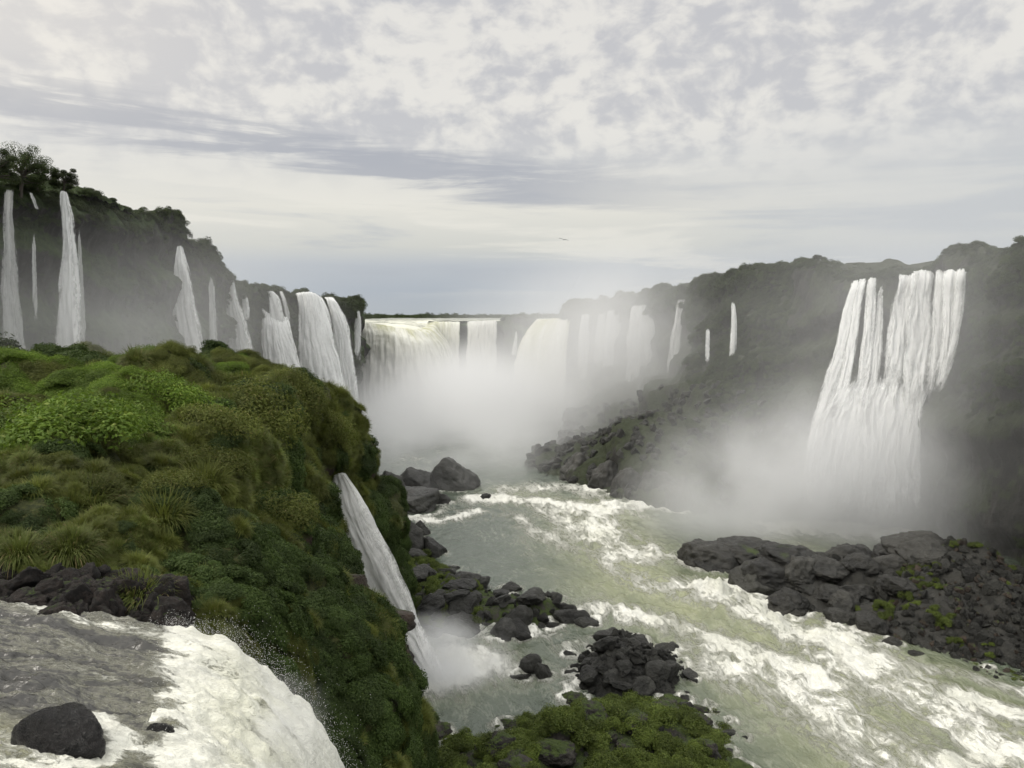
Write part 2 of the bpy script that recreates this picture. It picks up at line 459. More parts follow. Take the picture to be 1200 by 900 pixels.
def lobes(k, rad, squash, seed, spread=0.75):
    r = np.random.default_rng(seed)
    out = []
    for i in range(k):
        a = r.uniform(0, 2 * np.pi); q = math.sqrt(r.uniform(0, 1)) * spread
        s = r.uniform(0.32, 0.55)
        out.append((np.array([math.cos(a) * q, math.sin(a) * q, squash * (1 - q * q) * r.uniform(0.45, 0.8)]) * rad, s * rad))
    return out

def shrub_mesh(name, mat, n, leaf, seed, squash=0.8, k=9, hang=0.0, aspect=2.2):
    r = np.random.default_rng(seed)
    L = lobes(k, 1.0, squash, seed)
    idx = r.integers(0, k, n)
    c = np.array([l[0] for l in L])[idx]; s = np.array([l[1] for l in L])[idx]
    d = r.normal(size=(n, 3)); d[:, 2] = np.abs(d[:, 2]) * 1.0 - 0.35; d /= np.linalg.norm(d, axis=1, keepdims=True)
    rr = s * (1 - 0.45 * r.uniform(0, 1, n) ** 2)
    wob = 1 + 0.22 * perlin(d * 2.5 + idx[:, None] * 3.1)
    p = c + d * (rr * wob)[:, None]
    p[:, 2] = np.maximum(p[:, 2], -0.2)
    nr = d + r.normal(size=(n, 3)) * 0.55 + np.array([0, 0, 0.5])
    return leaf_mesh(name, p, nr, leaf, mat, aspect)

def tuft_mesh(name, mat, n, seed, length=1.0, width=0.018, droop=1.2, segs=4, root=0.55):
    "mound of long arching grass blades"
    r = np.random.default_rng(seed)
    a = r.uniform(0, 2 * np.pi, n); q = np.sqrt(r.uniform(0, 1, n)) * root
    base = np.stack([np.cos(a) * q, np.sin(a) * q, 0.30 * (root ** 2 - q * q)], 1)
    out = np.stack([np.cos(a), np.sin(a), np.zeros(n)], 1) + r.normal(size=(n, 3)) * 0.35
    out[:, 2] = 0; out /= np.linalg.norm(out, axis=1, keepdims=True) + 1e-9
    ln = length * r.uniform(0.5, 1.1, n)
    tall = r.uniform(0, 1, n) < 0.2; ln = np.where(tall, ln * 1.3, ln)
    lean = 0.25 + 0.75 * (q / root) * r.uniform(0.45, 1.2, n) * np.where(tall, 0.45, 1)
    side = np.cross(out, np.array([0, 0, 1.0]))
    V = []
    for j in range(segs + 1):
        tt = j / segs
        p = base + out * (ln * lean * tt * 0.75)[:, None] + np.array([0, 0, 1.0]) * (ln * (tt * (1.05 - lean * 0.35) - droop * lean * tt * tt * 0.62))[:, None]
        w = width * (1 - 0.9 * tt) * r.uniform(0.8, 1.2, n)
        V.append(p - side * w[:, None]); V.append(p + side * w[:, None])
    V = np.stack(V, 1)
    m = 2 * (segs + 1)
    fs = []
    for j in range(segs):
        o = 2 * j
        fs.append(np.array([o, o + 1, o + 3, o + 2])[None, :] + (np.arange(n) * m)[:, None])
    return new_mesh(name, V.reshape(-1, 3), np.concatenate(fs), mat, smooth_=True)

def join_meshes(name, meshes):
    "one mesh from several, keeping materials"
    vs, fs, mi, mats, off = [], [], [], [], 0
    for me in meshes:
        nv = len(me.vertices); co = np.zeros(nv * 3, dtype=np.float32); me.vertices.foreach_get('co', co)
        f = np.zeros(len(me.loops), dtype=np.int32); me.loops.foreach_get('vertex_index', f)
        f = f.reshape(-1, 4)
        vs.append(co.reshape(-1, 3)); fs.append(f + off); mi.append(np.full(len(f), len(mats), dtype=np.int32)); mats.append(me.materials[0]); off += nv
    me = new_mesh(name, np.concatenate(vs), np.concatenate(fs), smooth_=False)
    for m in mats: me.materials.append(m)
    me.polygons.foreach_set('material_index', np.concatenate(mi))
    return me

ME_bright = [shrub_mesh('bright bush', M_leaf_bright, 6500, 0.078, 11 + i, 0.55, 14, aspect=2.4) for i in range(2)]
ME_herb = [shrub_mesh('dark herb', M_leaf_dark, 2600, 0.15, 21 + i, 0.5, 12, aspect=2.2) for i in range(3)]
ME_tuft = [tuft_mesh('grass tuft', M_leaf_olive, 1200, 31 + i, 1.0, 0.018, 1.5, root=0.65) for i in range(2)]
ME_straw = [tuft_mesh('straw tuft', M_leaf_straw, 1100, 41 + i, 1.1, 0.018, 1.7, root=0.55) for i in range(2)]
ME_fine = [shrub_mesh('fine shrub', M_leaf_olive, 5000, 0.085, 51 + i, 0.6, 12, aspect=3.5) for i in range(2)]
ME_far = [shrub_mesh('far shrub', M_leaf_far, 1500, 0.15, 61 + i, 0.75, 9) for i in range(3)]
ME_moss = [shrub_mesh('moss cushion', M_leaf_moss, 3200, 0.10, 71 + i, 0.65, 7, aspect=1.7) for i in range(3)]

def kinds(name, meshes):
    c = bpy.data.collections.new(name)
    for i, me in enumerate(meshes):
        o = bpy.data.objects.new('%s_%02d' % (name.replace(' ', '_'), i), me); c.objects.link(o)
    return c
def scatter(name, pts, rots, scl, idx, coll, label, cat=None):
    me = bpy.data.meshes.new(name)
    n = len(pts)
    me.vertices.add(n); me.vertices.foreach_set('co', np.asarray(pts, dtype=np.float32).ravel())
    a = me.attributes.new('rot', 'FLOAT_VECTOR', 'POINT'); a.data.foreach_set('vector', np.asarray(rots, dtype=np.float32).ravel())
    a = me.attributes.new('scl', 'FLOAT_VECTOR', 'POINT'); a.data.foreach_set('vector', np.asarray(scl, dtype=np.float32).ravel())
    a = me.attributes.new('idx', 'INT', 'POINT'); a.data.foreach_set('value', np.asarray(idx, dtype=np.int32))
    o = link(name, me, label=label, cat=cat or name.replace('_', ' '), kind='stuff')
    ng = bpy.data.node_groups.new(name, 'GeometryNodeTree')
    ng.interface.new_socket('Geometry', in_out='INPUT', socket_type='NodeSocketGeometry')
    ng.interface.new_socket('Geometry', in_out='OUTPUT', socket_type='NodeSocketGeometry')
    N = ng.nodes; L = ng.links
    gi = N.new('NodeGroupInput'); go = N.new('NodeGroupOutput')
    ip = N.new('GeometryNodeInstanceOnPoints'); ci = N.new('GeometryNodeCollectionInfo')
    ci.inputs['Collection'].default_value = coll
    ci.inputs['Separate Children'].default_value = True; ci.inputs['Reset Children'].default_value = True
    def na(nm, ty):
        x = N.new('GeometryNodeInputNamedAttribute'); x.data_type = ty; x.inputs['Name'].default_value = nm
        return x.outputs['Attribute']
    L.new(gi.outputs[0], ip.inputs['Points']); L.new(ci.outputs[0], ip.inputs['Instance'])
    ip.inputs['Pick Instance'].default_value = True
    L.new(na('idx', 'INT'), ip.inputs['Instance Index']); L.new(na('rot', 'FLOAT_VECTOR'), ip.inputs['Rotation'])
    L.new(na('scl', 'FLOAT_VECTOR'), ip.inputs['Scale']); L.new(ip.outputs[0], go.inputs[0])
    md = o.modifiers.new('scatter', 'NODES'); md.node_group = ng
    return o

def surf_sample(g, nrm, n, mask=None, seed=0):
    "random points on a grid surface, area weighted"
    r = np.random.default_rng(seed)
    a = np.linalg.norm(np.cross(g[1:, :-1] - g[:-1, :-1], g[:-1, 1:] - g[:-1, :-1]), axis=-1)
    if mask is not None: a = a * mask[:-1, :-1]
    pr = a.ravel() / a.sum()
    k = r.choice(len(pr), n, p=pr)
    i, j = np.unravel_index(k, a.shape)
    s, q = r.uniform(0, 1, n)[:, None], r.uniform(0, 1, n)[:, None]
    p = g[i, j] * (1 - s) * (1 - q) + g[i + 1, j] * s * (1 - q) + g[i, j + 1] * (1 - s) * q + g[i + 1, j + 1] * s * q
    return p, nrm[i, j]

def align_eulers(nr, r, tilt=0.6):
    "eulers that tip +Z towards the surface normal (by tilt) with a random spin"
    out = []
    for v in nr:
        d = Vector((v[0] * tilt, v[1] * tilt, v[2] * tilt + (1 - tilt) + 1e-4)).normalized()
        q = Vector((0, 0, 1)).rotation_difference(d) @ Matrix.Rotation(r.uniform(0, 6.283), 3, 'Z').to_quaternion()
        out.append(q.to_euler()[:])
    return np.array(out)

def project(p):
    "world -> photo pixel"
    p = np.asarray(p) - np.array([0, 0, CAMZ])
    yc = p[..., 1] * cp - p[..., 2] * sp
    up = p[..., 1] * sp + p[..., 2] * cp
    return 600 + F * p[..., 0] / yc, 450 - F * up / yc

# ------------------------------------------------------------------ foreground bluff
bl = [
 [(-420,800,14.5),(0,770,15.2),(120,775,15.8),(200,800,15.8),(280,850,16.2),(340,920,16.8),(380,1020,17.4),(420,1400,19)],
 [(-420,715,17),(0,705,17),(130,712,17.5),(220,740,18),(300,785,19),(362,865,20),(410,980,21),(440,1300,24)],
 [(-420,650,20.5),(0,642,21),(150,655,21),(250,680,22),(325,735,23),(388,820,25),(435,930,27),(458,1200,31)],
 [(-420,570,28),(0,560,29),(150,560,29),(245,585,30),(325,645,32),(392,740,35),(438,860,38),(462,1080,42)],
 [(-420,515,39),(0,506,40),(150,503,40),(255,526,42),(310,585,45),(354,660,48),(455,752,50),(474,950,52)],
 [(-420,470,52),(0,474,52),(150,474,52),(260,494,55),(310,525,58),(336,598,62),(344,700,66),(370,900,70)],
 [(-420,450,70),(0,452,70),(150,460,70),(275,474,72),(315,500,74),(338,550,77),(342,640,80),(352,780,84)],
 [(-420,456,92),(0,450,92),(180,456,92),(308,456,92),(382,474,97),(412,530,101),(444,600,106),(470,738,112)],
 [(-420,452,112),(0,456,112),(180,455,112),(315,480,112),(385,512,115),(414,565,117),(442,625,120),(462,732,123)],
 [(-420,540,140),(0,540,140),(180,560,140),(320,580,140),(370,610,140),(390,650,140),(410,690,140),(430,720,140)],
]
ctrl = [[P(*c) for c in row] for row in bl]
G = net(ctrl, 34, 32)
Nn = normals(G)
if Nn[100, 40][2] < 0: Nn = -Nn
sc_ = np.clip(G[..., 1:2] / 40, 0.35, 1.6)
dn = fbm(G * 0.16, 4)[..., None] * 1.3 * sc_ + ridged(G * np.array([0.5, 0.5, 0.35]), 3)[..., None] * 0.35 * sc_
G = G + Nn * dn
# mounded growth: every clump of plants sits on a hummock of its own
rD = np.random.default_rng(314)
aG = np.linalg.norm(np.cross(G[1:, :-1] - G[:-1, :-1], G[:-1, 1:] - G[:-1, :-1]), axis=-1)
uu0, vv0 = project(G)
wG = aG * np.clip(30 / G[:-1, :-1, 1], 0.2, 2) ** 1.7 * (uu0[:-1, :-1] > -160) * (vv0[:-1, :-1] < 1050)
kD = rD.choice(wG.size, 480, p=wG.ravel() / wG.sum())
Dc = G[:-1, :-1].reshape(-1, 3)[kD]
Dr = np.clip(Dc[:, 1] / 30, 0.6, 2.3) * rD.uniform(0.6, 2.0, len(Dc))
flat = G.reshape(-1, 3)
_ri, _ci = np.meshgrid(np.linspace(0, 9, G.shape[0]), np.linspace(0, 7, G.shape[1]), indexing='ij')
rockz = smooth(1.6, 1.2, _ri) * smooth(3.2, 2.8, _ci) + smooth(0.55, 0.35, np.maximum(np.abs(_ri - 4.05) * 0.9, np.abs(_ci - 5.95) * 1.0))
rockz = np.clip(rockz, 0, 1)
hump = np.zeros(len(flat)); own = np.zeros(len(flat), int); best = np.full(len(flat), 9.0)
for k in range(len(Dc)):
    dk = np.linalg.norm(flat - Dc[k], axis=1) / Dr[k]
    h_ = Dr[k] * 0.68 * np.sqrt(np.clip(1 - dk * dk, 0, 1))
    up_ = h_ > hump
    hump[up_] = h_[up_]
    c_ = dk < best
    best[c_] = dk[c_]; own[c_] = k
G = G + Nn * (hump.reshape(G.shape[:2]) * (1 - rockz) + rockz * (0.45 * ridged(G * np.array([0.9, 0.9, 1.8]), 5) - 0.2))[..., None]
G = G + Nn * (fbm(G * 2.2, 3) * 0.10 * np.clip(G[..., 1] / 30, .5, 2))[..., None]
own = own.reshape(G.shape[:2])
pu, pv = project(G)
meH = new_mesh('hillside', G.reshape(-1, 3), grid_faces(*G.shape[:2]), M_bluff)
meH.materials.append(M_rock_bank)
meH.polygons.foreach_set('material_index', (rockz[:-1, :-1].ravel() > 0.5).astype(np.int32))
link('hillside', meH, kind='structure')
Nb = normals(G)
if Nb[100, 40][2] < 0: Nb = -Nb

# masks on the bluff, in its own surface coordinates (row = depth, column = crest to flank)
rr_, cc_ = np.meshgrid(np.linspace(0, 9, G.shape[0]), np.linspace(0, 7, G.shape[1]), indexing='ij')
# the ledge of bare brown rock above the small waterfall and the rock strip beside the rapids stay bare
bare = (rockz + 0.25 * fbm(G * 0.8, 3) > 0.5) | ((fbm(G * 0.12 + 40, 3) > 0.62) & (cc_ > 4.5))
hidden = (pu < -120) | (rr_ > 8.6) | (pv > 1010)
ok = (~bare & ~hidden).astype(float)

def bush_loc(u, v, tol=14):
    "surface point of the bluff that shows at photo pixel (u, v)"
    dd = (pu - u) ** 2 + (pv - v) ** 2 + np.clip(G[..., 1] - 120, 0, None) * 100
    near = dd < max(dd.min() * 1.5, tol ** 2)
    k = np.where(near, G[..., 1], 1e9).argmin()
    i, j = np.unravel_index(k, pu.shape)
    return G[i, j], Nb[i, j]

def plant(name, me, u, v, size, label, cat, sz=None, group=None, tilt=0.5, sink=0.12):
    p, n = bush_loc(u, v)
    s = size * p[1] / F            # size given in photo pixels, kept as metres
    o = link(name, me, label=label, cat=cat, group=group)
    r = np.random.default_rng(int(u * 7 + v))
    o.rotation_euler = align_eulers([n], r, tilt)[0]
    o.location = p - n * s * sink
    o.scale = (s, s, s * (sz or 1))
    return o

plant('bush', ME_bright[0], 100, 500, 88, 'broad bright yellow-green leafy bush, largest on the hilltop at the left', 'bush', 0.9)
plant('bush', ME_bright[1], 12, 505, 70, 'bright green bush touching the left edge beside the broad yellow-green one', 'bush', 0.9)
plant('bush', ME_bright[1], 226, 470, 50, 'rounded bright green bush on the crest right of the broad yellow-green one', 'bush', 0.9)
plant('bush', ME_bright[0], 165, 500, 50, 'bright green bush tucked against the right side of the broad yellow-green one', 'bush', 0.8)
plant('bush', ME_fine[0], 320, 490, 52, 'rounded olive shrub in front of the curving cliff edge of the hill', 'bush', 1.1)
plant('bush', ME_fine[1], 262, 500, 46, 'fine-leaved olive shrub between the crest bush and the rounded olive shrub', 'bush', 1.0)
plant('bush', ME_fine[0], 362, 478, 40, 'fine-leaved green shrub overhanging the cliff edge above the small waterfall', 'bush', 1.1)
plant('bush', ME_fine[1], 392, 500, 32, 'dark green shrub hanging at the outermost bend of the far cliff edge', 'bush', 1.3)
plant('bush', ME_fine[1], 270, 540, 40, 'low olive shrub in the middle of the slope', 'bush', 0.9)
plant('bush', ME_fine[0], 205, 560, 40, 'olive shrub just uphill of the drooping grass tussocks', 'bush', 0.9)
plant('bush', ME_fine[1], 350, 590, 42, 'fine-leaved shrub beside the top of the small waterfall', 'bush', 0.9)
plant('bush', ME_fine[0], 120, 560, 34, 'small round olive shrub left of centre on the slope', 'bush', 0.9)
plant('grass_tussock', ME_straw[0], 95, 640, 42, 'pale drooping grass tussock above the dark rocks, nearest the rapids on the left', 'grass tussock', tilt=0.3)
plant('grass_tussock', ME_straw[1], 180, 690, 44, 'yellowish grass tussock hanging down over the end of the dark rocks', 'grass tussock', tilt=0.3)
plant('grass_tussock', ME_straw[0], 30, 640, 36, 'pale grass tussock at the left edge above the dark rocks', 'grass tussock', tilt=0.3)
plant('grass_tussock', ME_straw[1], 110, 580, 44, 'large straw-tipped tussock in the grassy slope below the bright bush', 'grass tussock', tilt=0.3)
plant('grass_tussock', ME_tuft[0], 200, 600, 40, 'green arching grass tussock left of the dark herb patch', 'grass tussock', tilt=0.3)
plant('grass_tussock', ME_tuft[1], 250, 560, 36, 'green grass tussock at the upper rim of the dark herb patch', 'grass tussock', tilt=0.3)
for o_ in (): pass

# undergrowth over everything else
r = np.random.default_rng(99)
cl = [ME_bright[0], ME_bright[1], ME_herb[0], ME_herb[1], ME_herb[2], ME_tuft[0], ME_tuft[1], ME_straw[0], ME_straw[1], ME_fine[0], ME_fine[1]]
C_under = kinds('undergrowth kind', cl)
uD, vD = project(Dc)
kindD = []
for k in range(len(Dc)):
    x = r.uniform(); u, v = uD[k], vD[k]; q = r.normal() * 25
    if v > 590 + q and u > 215: c = r.choice([2, 3, 4]) if x < 0.8 else r.choice([9, 5])
    elif u > 330 + q * .5 and v > 500: c = r.choice([2, 3, 4]) if x < 0.4 else r.choice([9, 10, 6])
    elif v < 470 and u < 300: c = r.choice([9, 10, 2]) if x < 0.7 else r.choice([0, 1])
    elif v < 535 + q and u < 240: c = r.choice([0, 1]) if x < 0.6 else r.choice([5, 9, 10])
    elif v > 610 and u < 215: c = r.choice([5, 7, 8, 6]) if x < 0.9 else 3
    else: c = r.choice([5, 6, 9, 10, 7]) if x < 0.88 else 3
    kindD.append(c)
kindD = np.array(kindD)
a_ = np.linalg.norm(np.cross(G[1:, :-1] - G[:-1, :-1], G[:-1, 1:] - G[:-1, :-1]), axis=-1) * (ok * np.clip(38 / G[..., 1], 0.35, 2.6) ** 1.6)[:-1, :-1]
k_ = r.choice(a_.size, 15000, p=a_.ravel() / a_.sum())
i_, j_ = np.unravel_index(k_, a_.shape)
pts = G[i_, j_] + r.normal(size=(len(k_), 3)) * 0.12; nr = Nb[i_, j_]
idx = kindD[own[i_, j_]]
idx = np.where(r.uniform(size=len(idx)) < 0.1, r.integers(2, 11, len(idx)), idx)
base_s = np.array([0.62, 0.62, 0.55, 0.55, 0.55, 0.60, 0.60, 0.62, 0.62, 0.55, 0.55])[idx]
sc1 = base_s * r.uniform(0.6, 1.25, len(pts)) * np.clip(pts[:, 1] / 30, 0.6, 2.3)
scl = np.stack([sc1, sc1, sc1 * r.uniform(0.6, 0.95, len(pts))], 1)
scatter('undergrowth', pts - nr * 0.15 * sc1[:, None], align_eulers(nr, r, 0.75), scl, idx, C_under, 'dense grasses, herbs and low shrubs covering the foreground hillside')

# ------------------------------------------------------------------ cliffs
def cliff(name, ctrl, mat, a, b, amp=2.5, f=0.05, seed=0, flip=1.0, amp2=0.9):
    g = net(ctrl, a, b)
    n = normals(g) * flip
    q = g + seed * 13.7
    vert = np.array([1.0, 1.0, 0.35])
    d = fbm(q * f, 4) * amp + ridged(q * f * 3.2 * vert, 4) * amp * 0.45 + ridged(q * 0.55 * vert, 3) * amp2 * 0.5
    # horizontal ledges
    d = d + np.sin(q[..., 2] * 0.55 + fbm(q * 0.03, 2) * 4) * 0.55 * amp2
    g = g + n * d[..., None]
    o = link(name, new_mesh(name, g.reshape(-1, 3), grid_faces(*g.shape[:2]), mat), kind='structure')
    n2 = normals(g) * flip
    return g, n2

# left cliff: columns along the gorge, rows plateau -> rim -> foot
lc = [(-420,130,78),(-150,165,100),(0,213,122),(60,221,131),(110,224,139),(165,241,150),(211,247,162),(217,256,165),(222,272,168),(254,287,180),(261,298,184),(264,336,194),(286,340,226),(330,348,250),(380,352,290),(420,352,328),(424,354,350),(405,360,430)]
ctrl = []
for (u, v, d) in lc:
    p = P(u, v, d)
    outw = np.array([1.0, -0.12, 0]) if d < 345 else np.array([0.6, -0.3, 0])
    lf = 1.0 if d < 260 else (0.3 if d < 300 else -0.25)
    ctrl.append([p + np.array([-260, 60, 10]), p + np.array([-90, 20, 6.5 if d < 175 else 1]), p + np.array([-22, 4, 4.5 if d < 170 else 0.6]), p + np.array([-4, 0, 1.0 if d < 175 else 0.3]), p, p + outw * 0.3 + np.array([0, 0, -5.]),
                 p + outw * 0.0 + np.array([0, 0, -14.]), p + outw * 1.5 + np.array([0, 0, -26.]), np.array([p[0] + 5 * lf, p[1], 22.]), np.array([p[0] + 12 * lf, p[1], 10.]), np.array([p[0] + 16 * lf, p[1], -4.])])
G_left, N_left = cliff('cliff', ctrl, M_cliff_left, 34, 24, 2.4, 0.06, 1, amp2=2.2)
if N_left[100, 20][2] < 0: N_left = -N_left

# right cliff
rc = [
 [(1650,215,118),(1640,320,112),(1600,450,106),(1560,600,100),(1500,760,92)],
 [(1330,262,130),(1330,350,126),(1320,480,122),(1300,600,118),(1280,720,112)],
 [(1205,303,142),(1200,400,140),(1196,500,138),(1192,590,137),(1190,660,136)],
 [(1160,311,158),(1150,410,156),(1135,500,152),(1130,580,150),(1120,650,146)],
 [(1134,306,170),(1126,420,168),(1092,480,162),(1092,560,158),(1092,645,151)],
 [(1095,328,178),(1090,430,175),(1060,462,170),(1045,520,168),(1040,625,163)],
 [(1040,330,185),(1030,430,182),(1000,455,177),(990,520,173),(985,622,166)],
 [(985,335,196),(975,420,192),(945,500,184),(935,550,180),(930,616,170)],
 [(930,322,215),(905,400,212),(880,470,206),(868,540,198),(862,608,178)],
 [(855,338,245),(840,420,238),(800,480,222),(780,515,200),(786,600,178)],
 [(800,347,285),(790,425,275),(770,485,235),(735,512,208),(722,582,190)],
 [(740,355,325),(738,430,315),(725,497,262),(690,522,226),(665,560,212)],
 [(682,362,375),(682,440,365),(665,510,290),(640,535,245),(628,552,230)],
 [(668,368,400),(676,440,402),(676,500,400),(676,540,400),(676,560,300)],
 [(668,374,440),(676,440,440),(676,500,440),(676,540,440),(676,560,440)],
]
ctrl = []
for row in rc:
    p = [P(*c) for c in row]
    p[-1][2] = 0.5
    top = p[0]
    back = np.array([0.9, 0.45, 0.0])
    ctrl.append([top + back * 260 + np.array([0, 0, 6.]), top + back * 80 + np.array([0, 0, 3.]), top + back * 22 + np.array([0, 0, 1.8]), top + back * 5 + np.array([0, 0, 0.8])] + p + [p[-1] + np.array([-3, -2, -6.])])
G_right, N_right = cliff('cliff', ctrl, M_cliff_right, 32, 26, 2.8, 0.05, 2, 1.0, amp2=2.0)
if N_right[100, 20][2] < 0: N_right = -N_right

# walls of the throat at the far end
def wall(lip, z0, mat, seed, outs, amp=2.0, per=16):
    ctrl = []
    for q, o_ in zip(lip, outs):
        p = P(*q); o3 = np.array([o_[0], o_[1], 0.])
        ctrl.append([p - o3 * 60 + np.array([0, 0, -3]), p - o3 * 8 + np.array([0, 0, -1.5]), p + np.array([0, 0, -0.3]), p + o3 * 1 + np.array([0, 0, -10.]), p + o3 * 2 + np.array([0, 0, -26.]), np.array([p[0], p[1], z0]) + o3 * 6])
    return cliff('cliff', ctrl, mat, per, per, amp, 0.07, seed)
G_c1, _ = wall([(410,382,356),(430,383,352),(468,388,350),(489,392,354),(499,389,385),(502,384,425),(504,381,452)], -4, M_cliff_left, 3,
     [(0,-1),(0.1,-1),(0.2,-1),(0.6,-0.8),(1,-0.3),(1,-0.2),(0.8,-0.6)], 0.8)
G_c2, _ = wall([(480,380,452),(510,379,450),(550,379,446),(583,377,440),(590,371,436),(605,370,434),(622,371,436),(632,376,446)], -4, M_cliff_left, 4,
     [(0,-1),(0,-1),(0,-1),(0,-1),(0,-1),(0,-1),(0,-1),(0,-1)], 1.2)
G_c3, _ = wall([(640,379,440),(644,378,425),(650,377,412),(662,376,400),(674,374,390)], -4, M_cliff_left, 5,
     [(-1,-0.3),(-1,-0.3),(-0.9,-0.5),(-0.7,-0.7),(-0.4,-0.9)], 0.8)

# ground reaching the horizon, upper river behind the throat
M_ground, _t, _o = material('distant forest floor')
_co = _t.node('ShaderNodeTexCoord').outputs['Object']
principled(_t, _o, _t.mix(_t.noise(_co, 0.02, 6), rgb(0.02, 0.03, 0.012), rgb(0.045, 0.055, 0.02)), 0.95)
gv = np.array([[-6000, 455, 36.2], [6000, 455, 36.2], [6000, 9000, 36.2], [-6000, 9000, 36.2]])
link('ground', new_mesh('ground', gv, [[0, 1, 2, 3]], M_ground), kind='structure')
M_up = mat_water('upper river water', 0.0, 0.25, (0.10, 0.11, 0.08), (0.30, 0.31, 0.20), (0.74, 0.74, 0.64), 1.0, 0.5, 2.0)
xs = np.linspace(-110, 70, 240); ys = np.linspace(352, 700, 260)
XX, YY = np.meshgrid(xs, ys, indexing='ij')
ZZ = np.clip(38.2 + (YY - 350) / 90 * 2.8, 38.2, 41.0) + 0.5 * fbm(np.stack([XX * 0.1, YY * 0.06, XX * 0], -1), 4) + np.clip(YY - 450, 0, 1e9) * 0.001
fo = np.clip(0.55 - (YY - 440) / 260 + 0.35 * fbm(np.stack([XX * 0.05, YY * 0.02, XX * 0 + 5], -1), 3), 0, 1)
keep_c1 = (XX < P(520, 388, 372)[0] - 1)
_lx = np.interp(YY, [350, 358, 388, 428, 455], [P(470, 388, 350)[0], P(487, 388, 358)[0], P(497, 387, 388)[0], P(501, 382, 428)[0], P(503, 379, 455)[0]])
ZZ = ZZ - 2.0 * np.exp(-((_lx - XX) / 7) ** 2) * smooth(350, 358, YY) * smooth(446, 425, YY)
gU = np.stack([XX, YY, ZZ], -1)
fc = grid_faces(*gU.shape[:2])
cx_ = gU.reshape(-1, 3)[fc].mean(1)
lipx = np.interp(cx_[:, 1], [350, 358, 388, 428, 455], [P(470, 388, 350)[0], P(487, 388, 358)[0], P(497, 387, 388)[0], P(501, 382, 428)[0], P(503, 379, 455)[0]])
sel = ((cx_[:, 0] < lipx) & (cx_[:, 1] > 357)) | (cx_[:, 1] > 449) | ((cx_[:, 0] > 20) & (cx_[:, 1] > 415))
link('upper_river', new_mesh('upper_river', gU.reshape(-1, 3), fc[sel], M_up, attrs={'foam': fo, 'murk': fo * 0 + 0.6}), kind='structure')

# vegetation on the cliffs
C_far = kinds('shrub kind', ME_far)
def cliff_veg(g, n, count, name, label, mask, smin, smax, seed, tilt=0.5):
    r = np.random.default_rng(seed)
    p, nn = surf_sample(g, n, count, mask, seed)
    s = r.uniform(smin, smax, count) * (0.6 + 0.8 * r.uniform(0, 1, count) ** 3)
    S = np.stack([s, s, s * r.uniform(0.6, 1.1, count)], 1)
    return scatter(name, p - nn * 0.15 * s[:, None], align_eulers(nn, r, tilt), S, r.integers(0, 3, count), C_far, label)
def rowcol(g): return np.meshgrid(np.linspace(0, 1, g.shape[0]), np.linspace(0, 1, g.shape[1]), indexing='ij')
_, cj = rowcol(G_left)
cj10 = cj * 10
du, dv = project(G_left)
msk = np.where(cj10 < 5.2, np.exp(-((cj10 - 4) / 1.3) ** 2), 0.30 * (fbm(G_left * 0.07, 3) > -0.05)) * (cj10 > 1.2) * (du > -60) * (du < 420)
cliff_veg(G_left, N_left, 4200, 'undergrowth', 'dark shrubs and ferns lining the rim and ledges of the left cliff', msk, 1.0, 3.0, 7)
_, cj = rowcol(G_right)
cj9 = cj * 9
du, dv = project(G_right)
m2 = np.where(cj9 < 4.8, np.exp(-((cj9 - 4.0) / 1.0) ** 2), 0.55 * (fbm(G_right * 0.05, 3) > -0.15)) * (du > 600) * (du < 1330) * (cj9 > 1.5)
m2 = m2 * ~((du > 930) & (du < 1135) & (cj9 > 3.9)) * ~((du < 810) & (cj9 > 4.3))
cliff_veg(G_right, N_right, 5200, 'undergrowth', 'low bushes cloaking the misty right-hand cliff and its rim', m2, 1.1, 2.4, 8)
# forest edge far behind the throat
rr = np.random.default_rng(12)
n = 2600
pp = np.stack([rr.uniform(-330, 260, n), 720 + rr.exponential(120, n), np.full(n, 36.5)], 1)
s = rr.uniform(3, 6.5, n) * (1 + (pp[:, 1] - 700) / 1500)
scatter('treeline', pp, np.stack([np.zeros(n), np.zeros(n), rr.uniform(0, 6, n)], 1), np.stack([s, s, s * rr.uniform(0.8, 1.5, n)], 1), rr.integers(0, 3, n), C_far, 'dark line of distant forest behind the lip of the far falls')

# river bed carries on under everything near the camera
link('terrain', new_mesh('terrain', [[-6000, -300, -8], [6000, -300, -8], [6000, 9000, -8], [-6000, 9000, -8]], [[0, 1, 2, 3]], M_ground), kind='structure')

# ------------------------------------------------------------------ boulders
def boulder_mesh(name, seed, mat, planes=16, sub=5, rough=0.06, round_=0.0):
    r = np.random.default_rng(seed)
    import bmesh
    bm = bmesh.new(); bmesh.ops.create_icosphere(bm, subdivisions=sub, radius=1.0)
    v = np.array([x.co[:] for x in bm.verts]); f = np.array([[q.index for q in x.verts] for x in bm.faces]); bm.free()
    pl = r.normal(size=(planes, 3)); pl /= np.linalg.norm(pl, axis=1)[:, None]; dd = r.uniform(0.55, 0.95, planes)
    dots = v @ pl.T
    rad = np.where(dots > 0.05, dd[None] / np.maximum(dots, 0.05), 9).min(1)
    rad = np.minimum(rad, 1.15)
    rad = rad * (1 - round_) + round_ * 0.9
    rad = rad * (1 + rough * 1.8 * fbm(v * 1.6 + seed, 4)) + rough * 0.9 * ridged(v * 3.1 + seed, 4)
    # chipped steps along the joints of the basalt
    rad = rad + rough * 0.5 * np.abs(perlin(v * 6 + seed * 2))
    v = v * rad[:, None]
    me = new_mesh(name, v, f, mat, smooth_=True)
    return me
def boulders(mat, tag_, n=6, seed=0, **k): return [boulder_mesh(tag_, seed + i, mat, **k) for i in range(n)]
B_dark = boulders(M_rock, 'dark boulder', 7, 100, planes=14)
B_haze = boulders(M_rock_haze, 'grey boulder', 5, 200, planes=14, round_=0.35, rough=0.09)
